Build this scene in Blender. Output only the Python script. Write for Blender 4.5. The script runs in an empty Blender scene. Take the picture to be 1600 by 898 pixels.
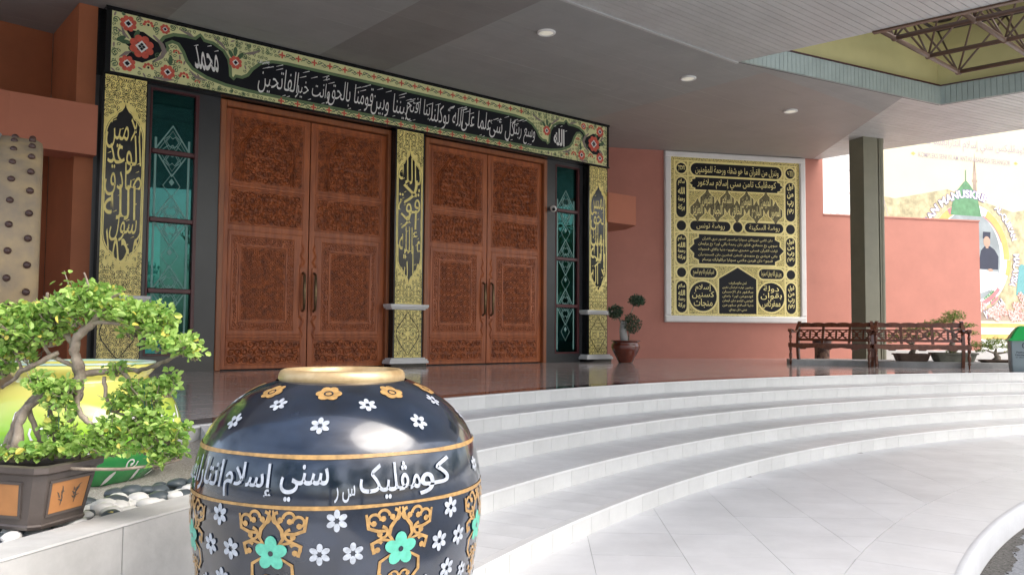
import bpy, math, random
from math import sin, cos, pi, radians, hypot, atan2, sqrt
from mathutils import Vector, Matrix
from mathutils.geometry import tessellate_polygon
random.seed(7)
SC = bpy.context.scene
COL = SC.collection
# ------------------------------------------------------------------ camera, world, sun, exposure
EYE = 1.4714
cam = bpy.data.cameras.new('camera'); camo = bpy.data.objects.new('camera', cam); COL.objects.link(camo); SC.camera = camo
cam.sensor_width = 36.0; cam.lens = 1292.5 / 1600 * 36; cam.clip_end = 600; cam.clip_start = 0.05
PITCH, ROLL = 0.0523, 0.0077
_r = Vector((1, 0, 0)); _u = Vector((0, -sin(PITCH), cos(PITCH))); _f = Vector((0, cos(PITCH), sin(PITCH)))
_r2 = _r * cos(ROLL) + _u * sin(ROLL); _u2 = -_r * sin(ROLL) + _u * cos(ROLL)
M = Matrix((_r2, _u2, -_f)).transposed().to_4x4(); M.translation = (0, 0, EYE); camo.matrix_world = M
W = bpy.data.worlds.new('World'); SC.world = W; W.use_nodes = True
nt = W.node_tree; bg = nt.nodes['Background']; sky = nt.nodes.new('ShaderNodeTexSky')
sky.sky_type = 'NISHITA'; sky.sun_disc = False; sky.sun_elevation = radians(52); sky.sun_rotation = radians(118)
sky.air_density = 1.0; sky.dust_density = 4.0; sky.ozone_density = 0.6
hs = nt.nodes.new('ShaderNodeHueSaturation'); hs.inputs['Saturation'].default_value = 0.75
nt.links.new(sky.outputs[0], hs.inputs['Color']); cn = nt.nodes.new('ShaderNodeTexNoise'); cn.inputs['Scale'].default_value = 2.2; cn.inputs['Detail'].default_value = 7; cn.inputs['Roughness'].default_value = .6
ctc = nt.nodes.new('ShaderNodeTexCoord'); cmp_ = nt.nodes.new('ShaderNodeMapping'); cmp_.inputs['Scale'].default_value = (1, 1, 2.2); nt.links.new(ctc.outputs['Generated'], cmp_.inputs[0]); nt.links.new(cmp_.outputs[0], cn.inputs['Vector'])
cr_ = nt.nodes.new('ShaderNodeMapRange'); cr_.inputs[1].default_value = .38; cr_.inputs[2].default_value = .62; cr_.inputs[3].default_value = .55; cr_.inputs[4].default_value = 1.45; nt.links.new(cn.outputs['Fac'], cr_.inputs[0])
cv_ = nt.nodes.new('ShaderNodeVectorMath'); cv_.operation = 'SCALE'; nt.links.new(hs.outputs[0], cv_.inputs[0]); nt.links.new(cr_.outputs[0], cv_.inputs['Scale'])
nt.links.new(cv_.outputs[0], bg.inputs[0]); bg.inputs[1].default_value = 0.15
sl = bpy.data.lights.new('sun', 'SUN'); sl.energy = 0.9; sl.angle = radians(45); sl.color = (1.0, 0.96, 0.9)
so = bpy.data.objects.new('sun', sl); COL.objects.link(so)
_az = radians(118); _el = radians(52)
sd = Vector((sin(_az) * cos(_el), cos(_az) * cos(_el), sin(_el)))
so.rotation_euler = sd.to_track_quat('Z', 'Y').to_euler(); so.location = sd * 60
SC.view_settings.view_transform = 'Standard'; SC.view_settings.look = 'None'; SC.view_settings.gamma = 1
SC.view_settings.exposure = 1.45
SC.render.engine = 'CYCLES'
SC.cycles.max_bounces = 10; SC.cycles.diffuse_bounces = 5; SC.cycles.glossy_bounces = 4; SC.cycles.transparent_max_bounces = 8
SC.cycles.use_denoising = True
# ------------------------------------------------------------------ materials
def srgb(r, g, b):
    f = lambda c: (c / 255 / 12.92) if c / 255 <= .04045 else ((c / 255 + .055) / 1.055) ** 2.4
    return (f(r), f(g), f(b), 1)
def L3(c): return (c[0], c[1], c[2], 1)
def mat(name, col, rough=.5, col2=None, vs=3.0, vdet=4, bump=0, bs=40, metal=0, coat=0, emis=0, stretch=None, ior=None, spec=None, coatr=.08, var=.12, bdist=.01, thr=None, voro=False):
    m = bpy.data.materials.new(name); m.use_nodes = True; n = m.node_tree; b = n.nodes['Principled BSDF']
    col = L3(col); b.inputs['Roughness'].default_value = rough; b.inputs['Metallic'].default_value = metal
    if coat: b.inputs['Coat Weight'].default_value = coat; b.inputs['Coat Roughness'].default_value = coatr
    if ior: b.inputs['IOR'].default_value = ior
    if spec is not None: b.inputs['Specular IOR Level'].default_value = spec
    tc = n.nodes.new('ShaderNodeTexCoord'); mp = n.nodes.new('ShaderNodeMapping'); n.links.new(tc.outputs['Object'], mp.inputs[0])
    if stretch: mp.inputs['Scale'].default_value = stretch
    nz = n.nodes.new('ShaderNodeTexNoise'); nz.inputs['Scale'].default_value = vs; nz.inputs['Detail'].default_value = vdet; nz.inputs['Roughness'].default_value = .6
    n.links.new(mp.outputs[0], nz.inputs['Vector'])
    rp = n.nodes.new('ShaderNodeValToRGB'); lo, hi = (.35, .65) if thr is None else thr
    rp.color_ramp.elements[0].position = lo; rp.color_ramp.elements[1].position = hi
    c2 = L3(col2) if col2 else (col[0] * (1 - var), col[1] * (1 - var), col[2] * (1 - var), 1)
    rp.color_ramp.elements[0].color = c2; rp.color_ramp.elements[1].color = col
    src = nz.outputs['Fac']
    if voro:
        v = n.nodes.new('ShaderNodeTexVoronoi'); v.feature = 'DISTANCE_TO_EDGE'; v.inputs['Scale'].default_value = voro; n.links.new(mp.outputs[0], v.inputs['Vector']); src = v.outputs['Distance']
    n.links.new(src, rp.inputs[0]); n.links.new(rp.outputs[0], b.inputs['Base Color'])
    if bump:
        n2 = n.nodes.new('ShaderNodeTexNoise'); n2.inputs['Scale'].default_value = bs; n2.inputs['Detail'].default_value = 5; n.links.new(mp.outputs[0], n2.inputs['Vector'])
        bp = n.nodes.new('ShaderNodeBump'); bp.inputs['Strength'].default_value = bump; bp.inputs['Distance'].default_value = bdist
        n.links.new(n2.outputs['Fac'], bp.inputs['Height']); n.links.new(bp.outputs[0], b.inputs['Normal'])
    if emis: b.inputs['Emission Color'].default_value = col; b.inputs['Emission Strength'].default_value = emis
    return m
def rough_noise(m, lo, hi, scale=6):
    n = m.node_tree; b = n.nodes['Principled BSDF']; z = n.nodes.new('ShaderNodeTexNoise'); z.inputs['Scale'].default_value = scale; z.inputs['Detail'].default_value = 6
    tc = n.nodes.new('ShaderNodeTexCoord'); n.links.new(tc.outputs['Object'], z.inputs['Vector'])
    r = n.nodes.new('ShaderNodeMapRange'); r.inputs[1].default_value = .3; r.inputs[2].default_value = .7; r.inputs[3].default_value = lo; r.inputs[4].default_value = hi
    n.links.new(z.outputs['Fac'], r.inputs[0]); n.links.new(r.outputs[0], b.inputs['Roughness']); return m
def leafmat(name, c1, c2, c3=None):
    m = bpy.data.materials.new(name); m.use_nodes = True; n = m.node_tree; b = n.nodes['Principled BSDF']
    g = n.nodes.new('ShaderNodeNewGeometry'); rp = n.nodes.new('ShaderNodeValToRGB'); rp.color_ramp.elements[0].color = L3(c1); rp.color_ramp.elements[1].color = L3(c2)
    if c3: rp.color_ramp.elements[1].position = .93; e = rp.color_ramp.elements.new(.985); e.color = L3(c3)
    n.links.new(g.outputs['Random Per Island'], rp.inputs[0]); n.links.new(rp.outputs[0], b.inputs['Base Color']); b.inputs['Roughness'].default_value = .45
    tr = n.nodes.new('ShaderNodeBsdfTranslucent'); n.links.new(rp.outputs[0], tr.inputs[0]); mx = n.nodes.new('ShaderNodeMixShader'); mx.inputs[0].default_value = .35
    n.links.new(b.outputs[0], mx.inputs[1]); n.links.new(tr.outputs[0], mx.inputs[2]); n.links.new(mx.outputs[0], n.nodes['Material Output'].inputs[0]); return m
MT = {}
MT['tile_riser'] = mat('riser_glaze', (.70, .70, .68), .32, var=.07, vs=5)
MT['tile_tread'] = mat('tread_stone', (.80, .80, .80), .42, var=.10, vs=4, bump=.1, bs=60, bdist=.002)
MT['nosing'] = mat('nosing_white', (.80, .80, .79), .3, var=.05)
MT['tile_land'] = mat('landing_stone', (.76, .76, .77), .45, var=.09, vs=2.2, bump=.08, bs=80, bdist=.002)
MT['grout'] = mat('grout', (.42, .42, .41), .9)
MT['floor'] = rough_noise(mat('polished_granite', (.56, .49, .46), .1, var=.15, vs=9, vdet=8, ior=1.75), .06, .18, 5)
MT['floor_edge'] = mat('dark_polished_edge', (.12, .09, .085), .03, var=.3, vs=14)
MT['kerbw'] = mat('white_painted_kerb', (.62, .63, .65), .55, var=.1, bump=.2, bs=30)
MT['asphalt'] = mat('asphalt', (.34, .355, .38), .9, col2=(.22, .225, .24), vs=60, bump=.8, bs=150, bdist=.01)
MT['terra'] = mat('terracotta_wall_paint', (.50, .210, .160), .75, var=.07, vs=1.3, bump=.25, bs=25, bdist=.004)
MT['terra3'] = mat('beam_terracotta_paint', (.44, .155, .09), .75, var=.08, vs=1.3, bump=.2, bs=25, bdist=.004)
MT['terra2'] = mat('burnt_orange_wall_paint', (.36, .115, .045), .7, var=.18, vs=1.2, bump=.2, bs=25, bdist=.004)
MT['concrete'] = mat('painted_concrete', (.55, .545, .53), .8, var=.2, vs=3.5, bump=.35, bs=30, bdist=.004)
MT['ceil_bounce'] = mat('ceiling_aluminium_painted_wall_bounce', (.37, .345, .325), .6, var=.08, vs=.9)  # browner colour stands in for the terracotta wall mirrored in the ceiling
MT['ceil_shade'] = mat('ceiling_aluminium_painted_shade', (.28, .28, .27), .6, var=.08, vs=.9)  # darker colour paints in the shadow and reflection bands across the ceiling
MT['ceil'] = mat('ceiling_aluminium', (.37, .385, .38), .6, var=.08, vs=.9)
MT['ceil2'] = mat('ceiling_strip_paint', (.54, .555, .55), .45, var=.07, vs=1.5)
MT['ceilgap'] = mat('ceiling_gap', (.10, .10, .095), .8)
MT['lamp'] = mat('frosted_lamp', (.9, .88, .75), .4, emis=.12)
MT['fascia'] = mat('greygreen_fascia', (.36, .42, .38), .5, var=.12)
MT['yellow'] = mat('ochre_wall_paint', (.68, .61, .28), .8, var=.10, vs=.8)
MT['brown'] = mat('brown_steel_paint', (.125, .072, .045), .5, var=.2)
MT['darkroof'] = mat('dark_roof_lining', (.05, .035, .03), .8)
MT['greenp'] = mat('green_plastic_panel', (.02, .42, .20), .4, emis=.15)
MT['olive'] = mat('olive_column_paint', (.22, .215, .155), .6, var=.1, bump=.1)
MT['black'] = mat('black_lacquer', (.010, .011, .012), .16, var=.3, vs=2, spec=.4)
MT['blackm'] = mat('charcoal_wall_paint', (.035, .038, .042), .3, var=.2, vs=2)
MT['gold'] = mat('gold_leaf_paint', (.88, .76, .27), .45, col2=(.78, .65, .21), vs=8)
MT['goldp'] = mat('gold_fret_print', (.84, .70, .22), .4, col2=(.05, .045, .02), voro=17, thr=(.07, .10))
MT['olivep'] = mat('dark_olive_gold_print', (.20, .165, .06), .45, col2=(.03, .026, .014), voro=24, thr=(.06, .10))
MT['goldp2'] = mat('gold_weave_print', (.78, .66, .23), .4, col2=(.13, .105, .035), voro=24, thr=(.03, .10))
MT['goldb'] = mat('bright_gold_line_paint', (.95, .84, .36), .45)
MT['cream'] = mat('cream_green_paint', (.74, .75, .38), .5, var=.1, vs=4)
MT['dgreen'] = mat('leaf_green_paint', (.075, .15, .07), .5, var=.25, vs=10)
MT['mgreen'] = mat('border_green_paint', (.14, .22, .10), .5, var=.2, vs=6)
MT['mauve'] = mat('mauve_grey_paint', (.27, .22, .20), .6)
MT['red'] = mat('coral_red_paint', (.70, .12, .075), .5, var=.25, vs=12)
MT['whitep'] = mat('white_paint', (.80, .80, .78), .45, var=.06)
MT['navy'] = mat('navy_paint', (.006, .007, .012), .45, spec=.25)
MT['wood'] = mat('carved_teak', (.42, .112, .027), .42, col2=(.24, .058, .015), vs=2.2, vdet=8, stretch=(5, 5, .7), bump=.25, bs=30, bdist=.004)
MT['woodc'] = mat('carved_teak_relief', (.39, .103, .024), .5, col2=(.16, .038, .010), vs=10, vdet=8, bump=.9, bs=38, bdist=.02)
MT['woodf'] = mat('teak_frame', (.32, .105, .034), .4, col2=(.23, .075, .03), vs=3, vdet=6, stretch=(5, 5, .5))
MT['bench'] = mat('varnished_mahogany', (.17, .055, .024), .25, col2=(.08, .024, .012), vs=6, vdet=6, coat=.3)
MT['brass'] = mat('old_bronze', (.22, .15, .08), .35, metal=.9, var=.4, vs=20)
MT['mull'] = mat('oxblood_frame_paint', (.075, .012, .016), .35, var=.15)
MT['etch'] = mat('etched_frosting', (.19, .38, .35), .6, var=.1)
MT['curtain'] = mat('pale_aqua_blind', (.55, .75, .74), .8, var=.1)
MT['interior'] = mat('dim_interior', (.15, .26, .25), .8, var=.3)
MT['ptrim'] = mat('white_stone_moulding', (.68, .68, .68), .4, var=.05)
MT['jar'] = rough_noise(mat('black_glaze', (.003, .006, .013), .2, col2=(.010, .020, .042), vs=6, vdet=6, bump=.10, bs=14, bdist=.004, coat=1.0, coatr=.10), .07, .30, 5)
MT['jgold'] = mat('jar_gold_paint', (.47, .28, .10), .42, var=.4, vs=50)
MT['jrim'] = mat('jar_gilt_rim', (.66, .50, .28), .36, metal=.35, col2=(.42, .28, .13), vs=9)
MT['jwhite'] = mat('jar_silver_white_paint', (.46, .50, .56), .42, var=.35, vs=60)
MT['jturq'] = mat('jar_turquoise_paint', (.12, .52, .38), .4, var=.25, vs=50)
MT['bark'] = mat('bark', (.38, .32, .25), .85, col2=(.17, .13, .10), vs=18, vdet=8, bump=.9, bs=35, bdist=.01)
MT['leafB'] = leafmat('bonsai_leaves', (.17, .36, .06), (.50, .68, .18), (.78, .68, .14))
MT['leafC'] = leafmat('pine_like_leaves', (.16, .26, .06), (.48, .56, .16))
MT['leafD'] = leafmat('dark_topiary_leaves', (.03, .06, .035), (.10, .17, .10))
MT['leafT'] = leafmat('tree_leaves', (.04, .09, .025), (.13, .22, .05))
MT['potbrown'] = mat('dark_stoneware', (.105, .085, .075), .42, var=.25, vs=8, bump=.15, bs=25)
MT['plaque'] = mat('orange_plaque', (.52, .23, .08), .6, var=.15, vs=12)
MT['plaqmark'] = mat('plaque_brush_mark', (.10, .085, .07), .6)
MT['glazed'] = mat('red_brown_glaze', (.14, .028, .014), .14, var=.35, vs=5, coat=.5)
MT['tray'] = mat('grey_green_tray', (.20, .20, .16), .6, var=.3, vs=8)
MT['tray2'] = mat('brown_clay_tray', (.20, .13, .10), .6, var=.3, vs=8)
MT['soil'] = mat('dark_soil', (.06, .045, .03), .95, var=.5, vs=30, bump=.8)
MT['gravel'] = mat('pale_gravel', (.46, .43, .38), .95, col2=(.22, .20, .17), vs=110, bump=1, bs=120, bdist=.01)
MT['pebw'] = mat('white_pebble', (.72, .71, .68), .4, var=.1)
MT['pebb'] = mat('blue_grey_pebble', (.075, .095, .105), .45, var=.4)
MT['skin'] = mat('drum_hide', (.42, .31, .17), .6, col2=(.27, .215, .15), vs=4, vdet=6, bump=.3, bs=20)
MT['drumred'] = mat('drum_red_lacquer', (.18, .02, .018), .35)
MT['peg'] = mat('dark_wood_peg', (.07, .035, .028), .3)
MT['rope'] = mat('grey_rope', (.42, .42, .44), .9, bump=.6, bs=60)
MT['bingrey'] = mat('bin_grey_plastic', (.25, .31, .33), .45, var=.06)
MT['bingreen'] = mat('bin_green_plastic', (.01, .42, .085), .4, var=.06)
MT['stump'] = mat('carved_stump', (.20, .115, .075), .7, col2=(.07, .035, .025), vs=9, thr=(.45, .52), bump=.5, bs=15)
MT['ground'] = mat('pale_concrete_ground', (.62, .62, .60), .8, var=.15, vs=.6)
MT['wire'] = mat('green_wire', (.02, .10, .05), .5)
MT['ban_cream'] = mat('banner_cream', (0.654, 0.597, 0.408), .6, var=.06, vs=.5)
MT['ban_city'] = mat('banner_city_print', (0.637, 0.552, 0.330), .6, col2=(.30, .26, .15), vs=3.2, vdet=12, thr=(.35, .7))
MT['ban_pale'] = mat('banner_pale', (0.761, 0.748, 0.701), .6)
MT['ban_line'] = mat('banner_pale_line', (.42, .36, .38), .6)
MT['ban_gold'] = mat('banner_gold', (0.637, 0.403, 0.125), .6)
MT['ban_red'] = mat('banner_maroon', (0.728, 0.188, 0.201), .6)
MT['ban_blue'] = mat('banner_sky_blue', (0.335, 0.376, 0.387), .6, var=.35, vs=1.2)
MT['ban_dome'] = mat('banner_dome_green', (0.115, 0.287, 0.135), .6, var=.3, vs=4)
MT['ban_navy'] = mat('banner_dark', (.02, .025, .05), .6)
MT['ban_face'] = mat('banner_skin', (0.452, 0.287, 0.208), .6)
MT['ban_coral'] = mat('banner_coral_pink', (0.568, 0.221, 0.184), .6, col2=(.72, .52, .48), vs=14, thr=(.4, .6))
MT['ban_teal'] = mat('banner_teal', (0.132, 0.348, 0.354), .6)
MT['ban_brown'] = mat('banner_brown', (0.390, 0.295, 0.228), .6, var=.4, vs=2)
MT['ban_purple'] = mat('banner_purple_edge', (.16, .10, .30), .6)
MT['yjar'] = None
MT['dirt'] = mat('damp_dirt', (.16, .15, .14), .9, col2=(.06, .058, .05), vs=40, bump=.8, bs=90)
def glass_mat():
    m = bpy.data.materials.new('teal_tinted_glass'); m.use_nodes = True; n = m.node_tree; n.nodes.clear()
    out = n.nodes.new('ShaderNodeOutputMaterial'); mx = n.nodes.new('ShaderNodeMixShader'); fr = n.nodes.new('ShaderNodeFresnel'); fr.inputs[0].default_value = 2.0
    t = n.nodes.new('ShaderNodeBsdfTransparent'); t.inputs[0].default_value = (.42, .76, .74, 1); g = n.nodes.new('ShaderNodeBsdfGlossy'); g.inputs['Roughness'].default_value = .01; g.inputs[0].default_value = (.9, .95, .95, 1)
    ge = n.nodes.new('ShaderNodeNewGeometry'); om = n.nodes.new('ShaderNodeMath'); om.operation = 'SUBTRACT'; om.inputs[0].default_value = 1; n.links.new(ge.outputs['Backfacing'], om.inputs[1]); mm = n.nodes.new('ShaderNodeMath'); mm.operation = 'MULTIPLY'; n.links.new(fr.outputs[0], mm.inputs[0]); n.links.new(om.outputs[0], mm.inputs[1]); n.links.new(mm.outputs[0], mx.inputs[0]); n.links.new(t.outputs[0], mx.inputs[1]); n.links.new(g.outputs[0], mx.inputs[2]); n.links.new(mx.outputs[0], out.inputs[0]); return m
MT['glass'] = glass_mat()
def yjar_mat():
    m = mat('yellow_to_green_glaze', (.8, .72, .03), .16, coat=.4); n = m.node_tree; b = n.nodes['Principled BSDF']
    tc = n.nodes.new('ShaderNodeTexCoord'); s = n.nodes.new('ShaderNodeSeparateXYZ'); n.links.new(tc.outputs['Object'], s.inputs[0])
    z = n.nodes.new('ShaderNodeTexNoise'); z.inputs['Scale'].default_value = 3; n.links.new(tc.outputs['Object'], z.inputs['Vector'])
    a = n.nodes.new('ShaderNodeMath'); a.operation = 'MULTIPLY_ADD'; a.inputs[1].default_value = .18; n.links.new(z.outputs[0], a.inputs[0]); n.links.new(s.outputs[2], a.inputs[2])
    r = n.nodes.new('ShaderNodeValToRGB'); e = r.color_ramp.elements; e[0].position = .30; e[0].color = (.02, .30, .07, 1); e[1].position = .62; e[1].color = (.62, .58, .14, 1)
    k = e.new(.42); k.color = (.30, .60, .04, 1)
    n.links.new(a.outputs[0], r.inputs[0]); n.links.new(r.outputs[0], b.inputs['Base Color']); return m
MT['yjar'] = yjar_mat()
def tilevar(m, amt=.07, grime=.10):
    n = m.node_tree; b = n.nodes['Principled BSDF']; old = b.inputs['Base Color'].links[0].from_socket
    oi = n.nodes.new('ShaderNodeObjectInfo'); mr = n.nodes.new('ShaderNodeMapRange'); mr.inputs[3].default_value = 1 - amt; mr.inputs[4].default_value = 1.0; n.links.new(oi.outputs['Random'], mr.inputs[0])
    ge = n.nodes.new('ShaderNodeNewGeometry'); z = n.nodes.new('ShaderNodeTexNoise'); z.inputs['Scale'].default_value = 1.1; z.inputs['Detail'].default_value = 9; z.inputs['Roughness'].default_value = .72; n.links.new(ge.outputs['Position'], z.inputs['Vector'])
    m2 = n.nodes.new('ShaderNodeMapRange'); m2.inputs[1].default_value = .35; m2.inputs[2].default_value = .6; m2.inputs[3].default_value = 1 - grime; m2.inputs[4].default_value = 1.0; n.links.new(z.outputs['Fac'], m2.inputs[0])
    mu = n.nodes.new('ShaderNodeMath'); mu.operation = 'MULTIPLY'; n.links.new(mr.outputs[0], mu.inputs[0]); n.links.new(m2.outputs[0], mu.inputs[1])
    vm = n.nodes.new('ShaderNodeVectorMath'); vm.operation = 'SCALE'; n.links.new(old, vm.inputs[0]); n.links.new(mu.outputs[0], vm.inputs['Scale']); n.links.new(vm.outputs[0], b.inputs['Base Color'])
for k_ in ('tile_riser', 'tile_tread', 'tile_land', 'nosing'): tilevar(MT[k_])
tilevar(MT['floor'], .12, .12); tilevar(MT['terra'], .0, .07); tilevar(MT['concrete'], .0, .22); tilevar(MT['ceil'], .05, .08); tilevar(MT['ceil2'], .06, .10); tilevar(MT['ceil_shade'], .05, .08)
# ------------------------------------------------------------------ object helpers
WM = {}
def tag(o, label=None, cat=None, group=None, kind=None):
    if label: o['label'] = label
    if cat: o['category'] = cat
    if group: o['group'] = group
    if kind: o['kind'] = kind
    return o
def empty(name, loc, rz=0, label=None, cat=None, group=None, kind=None):
    o = bpy.data.objects.new(name, None); o.empty_display_size = .1; COL.objects.link(o); o.location = loc; o.rotation_euler = (0, 0, rz)
    WM[o] = Matrix.Translation(loc) @ Matrix.Rotation(rz, 4, 'Z'); return tag(o, label, cat, group, kind)
def wmat(o): return WM.get(o, Matrix.Identity(4))
class MB:
    def __init__(s): s.v = []; s.f = []
    def add(s, vs, fs):
        k = len(s.v); s.v += [Vector(p) for p in vs]; s.f += [tuple(i + k for i in f) for f in fs]; return s
    def box8(s, p): return s.add(p, [(0, 3, 2, 1), (4, 5, 6, 7), (0, 1, 5, 4), (1, 2, 6, 5), (2, 3, 7, 6), (3, 0, 4, 7)])
    def box(s, a, b, F=None):
        (x0, y0, z0), (x1, y1, z1) = a, b; P = [(x0, y0, z0), (x1, y0, z0), (x1, y1, z0), (x0, y1, z0), (x0, y0, z1), (x1, y0, z1), (x1, y1, z1), (x0, y1, z1)]
        return s.box8([F(*q) for q in P] if F else P)
    def bbox(s, a, b, F=None, c=.01):
        (x0, y0, z0), (x1, y1, z1) = a, b   # chamfered towards +y (front) face
        P = [(x0, y0, z0), (x1, y0, z0), (x1, y0, z1), (x0, y0, z1), (x0, y1 - c, z0), (x1, y1 - c, z0), (x1, y1 - c, z1), (x0, y1 - c, z1), (x0 + c, y1, z0 + c), (x1 - c, y1, z0 + c), (x1 - c, y1, z1 - c), (x0 + c, y1, z1 - c)]
        return s.add([F(*q) for q in P] if F else P, [(0, 1, 2, 3), (0, 4, 5, 1), (1, 5, 6, 2), (2, 6, 7, 3), (3, 7, 4, 0), (4, 8, 9, 5), (5, 9, 10, 6), (6, 10, 11, 7), (7, 11, 8, 4), (8, 11, 10, 9)])
    def prism(s, poly, z0, z1, F=None, tz=None):
        n = len(poly); g = F or (lambda x, y, z: (x, y, z))
        vs = [g(x, y, z0) for x, y in poly] + [g(x, y, z1) for x, y in poly]; k = len(s.v)
        s.add(vs, [(i, (i + 1) % n, n + (i + 1) % n, n + i) for i in range(n)])
        t = tessellate_polygon([[Vector((x, y, 0)) for x, y in poly]])
        s.f += [(k + n + a, k + n + b, k + n + c) for a, b, c in t] + [(k + c, k + b, k + a) for a, b, c in t]; return s
    def lathe(s, prof, c=(0, 0, 0), seg=32, cap0=True, cap1=False, a0=0):
        k = len(s.v)
        for r, z in prof:
            for i in range(seg):
                a = a0 + 2 * pi * i / seg; s.v.append(Vector((c[0] + r * cos(a), c[1] + r * sin(a), c[2] + z)))
        for j in range(len(prof) - 1):
            for i in range(seg):
                a = k + j * seg + i; b = k + j * seg + (i + 1) % seg; s.f.append((a, b, b + seg, a + seg))
        if cap0: s.f.append(tuple(k + i for i in reversed(range(seg))))
        if cap1: s.f.append(tuple(k + (len(prof) - 1) * seg + i for i in range(seg)))
        return s
    def tube(s, pts, rad, seg=8, cap=True):
        pts = [Vector(p) for p in pts]; n = len(pts); k = len(s.v)
        if not isinstance(rad, (list, tuple)): rad = [rad] * n
        ref = None
        for i, p in enumerate(pts):
            d = (pts[min(i + 1, n - 1)] - pts[max(i - 1, 0)]).normalized()
            if ref is None:
                ref = d.orthogonal().normalized()
            e1 = (ref - d * ref.dot(d)); e1 = e1.normalized() if e1.length > 1e-6 else d.orthogonal().normalized(); ref = e1; e2 = d.cross(e1)
            for j in range(seg):
                a = 2 * pi * j / seg; s.v.append(p + (e1 * cos(a) + e2 * sin(a)) * rad[i])
        for i in range(n - 1):
            for j in range(seg):
                a = k + i * seg + j; b = k + i * seg + (j + 1) % seg; s.f.append((a, b, b + seg, a + seg))
        if cap: s.f.append(tuple(k + j for j in reversed(range(seg)))); s.f.append(tuple(k + (n - 1) * seg + j for j in range(seg)))
        return s
    def ball(s, c, r, seg=8, rings=5, sc=(1, 1, 1)):
        k = len(s.v); c = Vector(c); s.v.append(c + Vector((0, 0, -r * sc[2])))
        for i in range(1, rings):
            t = pi * i / rings
            for j in range(seg): a = 2 * pi * j / seg; s.v.append(c + Vector((r * sc[0] * sin(t) * cos(a), r * sc[1] * sin(t) * sin(a), -r * sc[2] * cos(t))))
        s.v.append(c + Vector((0, 0, r * sc[2]))); top = len(s.v) - 1
        for j in range(seg):
            s.f.append((k, k + 1 + (j + 1) % seg, k + 1 + j)); s.f.append((top, top - seg + j, top - seg + (j + 1) % seg))
        for i in range(rings - 2):
            for j in range(seg): a = k + 1 + i * seg + j; b = k + 1 + i * seg + (j + 1) % seg; s.f.append((a, b, b + seg, a + seg))
        return s
    def build(s, name, m, parent=None, smooth=False, local=False, origin=None):
        vs = s.v
        if parent is not None and not local: iv = wmat(parent).inverted(); vs = [iv @ v for v in vs]
        off = Vector((0, 0, 0))
        if parent is None:
            if origin is None:
                xs = [v.x for v in vs]; ys = [v.y for v in vs]; zs = [v.z for v in vs]; off = Vector(((min(xs) + max(xs)) / 2, (min(ys) + max(ys)) / 2, min(zs)))
            else: off = Vector(origin)
            vs = [v - off for v in vs]
        me = bpy.data.meshes.new(name); me.from_pydata([tuple(v) for v in vs], [], s.f); me.materials.append(MT[m] if isinstance(m, str) else m)
        if smooth: me.polygons.foreach_set('use_smooth', [True] * len(me.polygons))
        me.update(); o = bpy.data.objects.new(name, me); COL.objects.link(o)
        if parent is not None: o.parent = parent; WM[o] = wmat(parent)
        else: o.location = off; WM[o] = Matrix.Translation(off)
        if smooth == 'auto': smooth_by(me)
        return o
def smooth_by(me, ang=40):
    import bmesh
    bm = bmesh.new(); bm.from_mesh(me)
    for e in bm.edges: e.smooth = (len(e.link_faces) == 2 and e.calc_face_angle(0) < radians(ang))
    bm.to_mesh(me); bm.free()
def share(name, me, parent, loc=(0, 0, 0), rz=0, label=None):
    o = bpy.data.objects.new(name, me); COL.objects.link(o); o.parent = parent; o.location = loc; o.rotation_euler = (0, 0, rz)
    if label: o['label'] = label
    return o
def clip(poly, px, py, nx, ny):
    out = []; n = len(poly)
    for i in range(n):
        a = poly[i]; b = poly[(i + 1) % n]; da = (a[0] - px) * nx + (a[1] - py) * ny; db = (b[0] - px) * nx + (b[1] - py) * ny
        if da >= 0: out.append(a)
        if (da > 0 and db < 0) or (da < 0 and db > 0): t = da / (da - db); out.append((a[0] + (b[0] - a[0]) * t, a[1] + (b[1] - a[1]) * t))
    return out
# ------------------------------------------------------------------ Arabic shaping and text outlines
_AR = {'ا': 0xFE8D, 'ب': 0xFE8F, 'ت': 0xFE95, 'ث': 0xFE99, 'ج': 0xFE9D, 'ح': 0xFEA1, 'خ': 0xFEA5, 'د': 0xFEA9, 'ذ': 0xFEAB, 'ر': 0xFEAD, 'ز': 0xFEAF, 'س': 0xFEB1, 'ش': 0xFEB5, 'ص': 0xFEB9, 'ض': 0xFEBD, 'ط': 0xFEC1, 'ظ': 0xFEC5, 'ع': 0xFEC9, 'غ': 0xFECD, 'ف': 0xFED1, 'ق': 0xFED5, 'ك': 0xFED9, 'ل': 0xFEDD, 'م': 0xFEE1, 'ن': 0xFEE5, 'ه': 0xFEE9, 'و': 0xFEED, 'ى': 0xFEEF, 'ي': 0xFEF1, 'أ': 0xFE83, 'إ': 0xFE87, 'ة': 0xFE93, 'ئ': 0xFE89, 'ؤ': 0xFE85, 'آ': 0xFE81, 'ڤ': 0xFB6A, 'ک': 0xFB8E, 'چ': 0xFB7A, 'ڠ': 0xFECD, 'ڬ': 0xFED9}
_RJ = set('ادذرزوأإةىؤآ')
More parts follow.
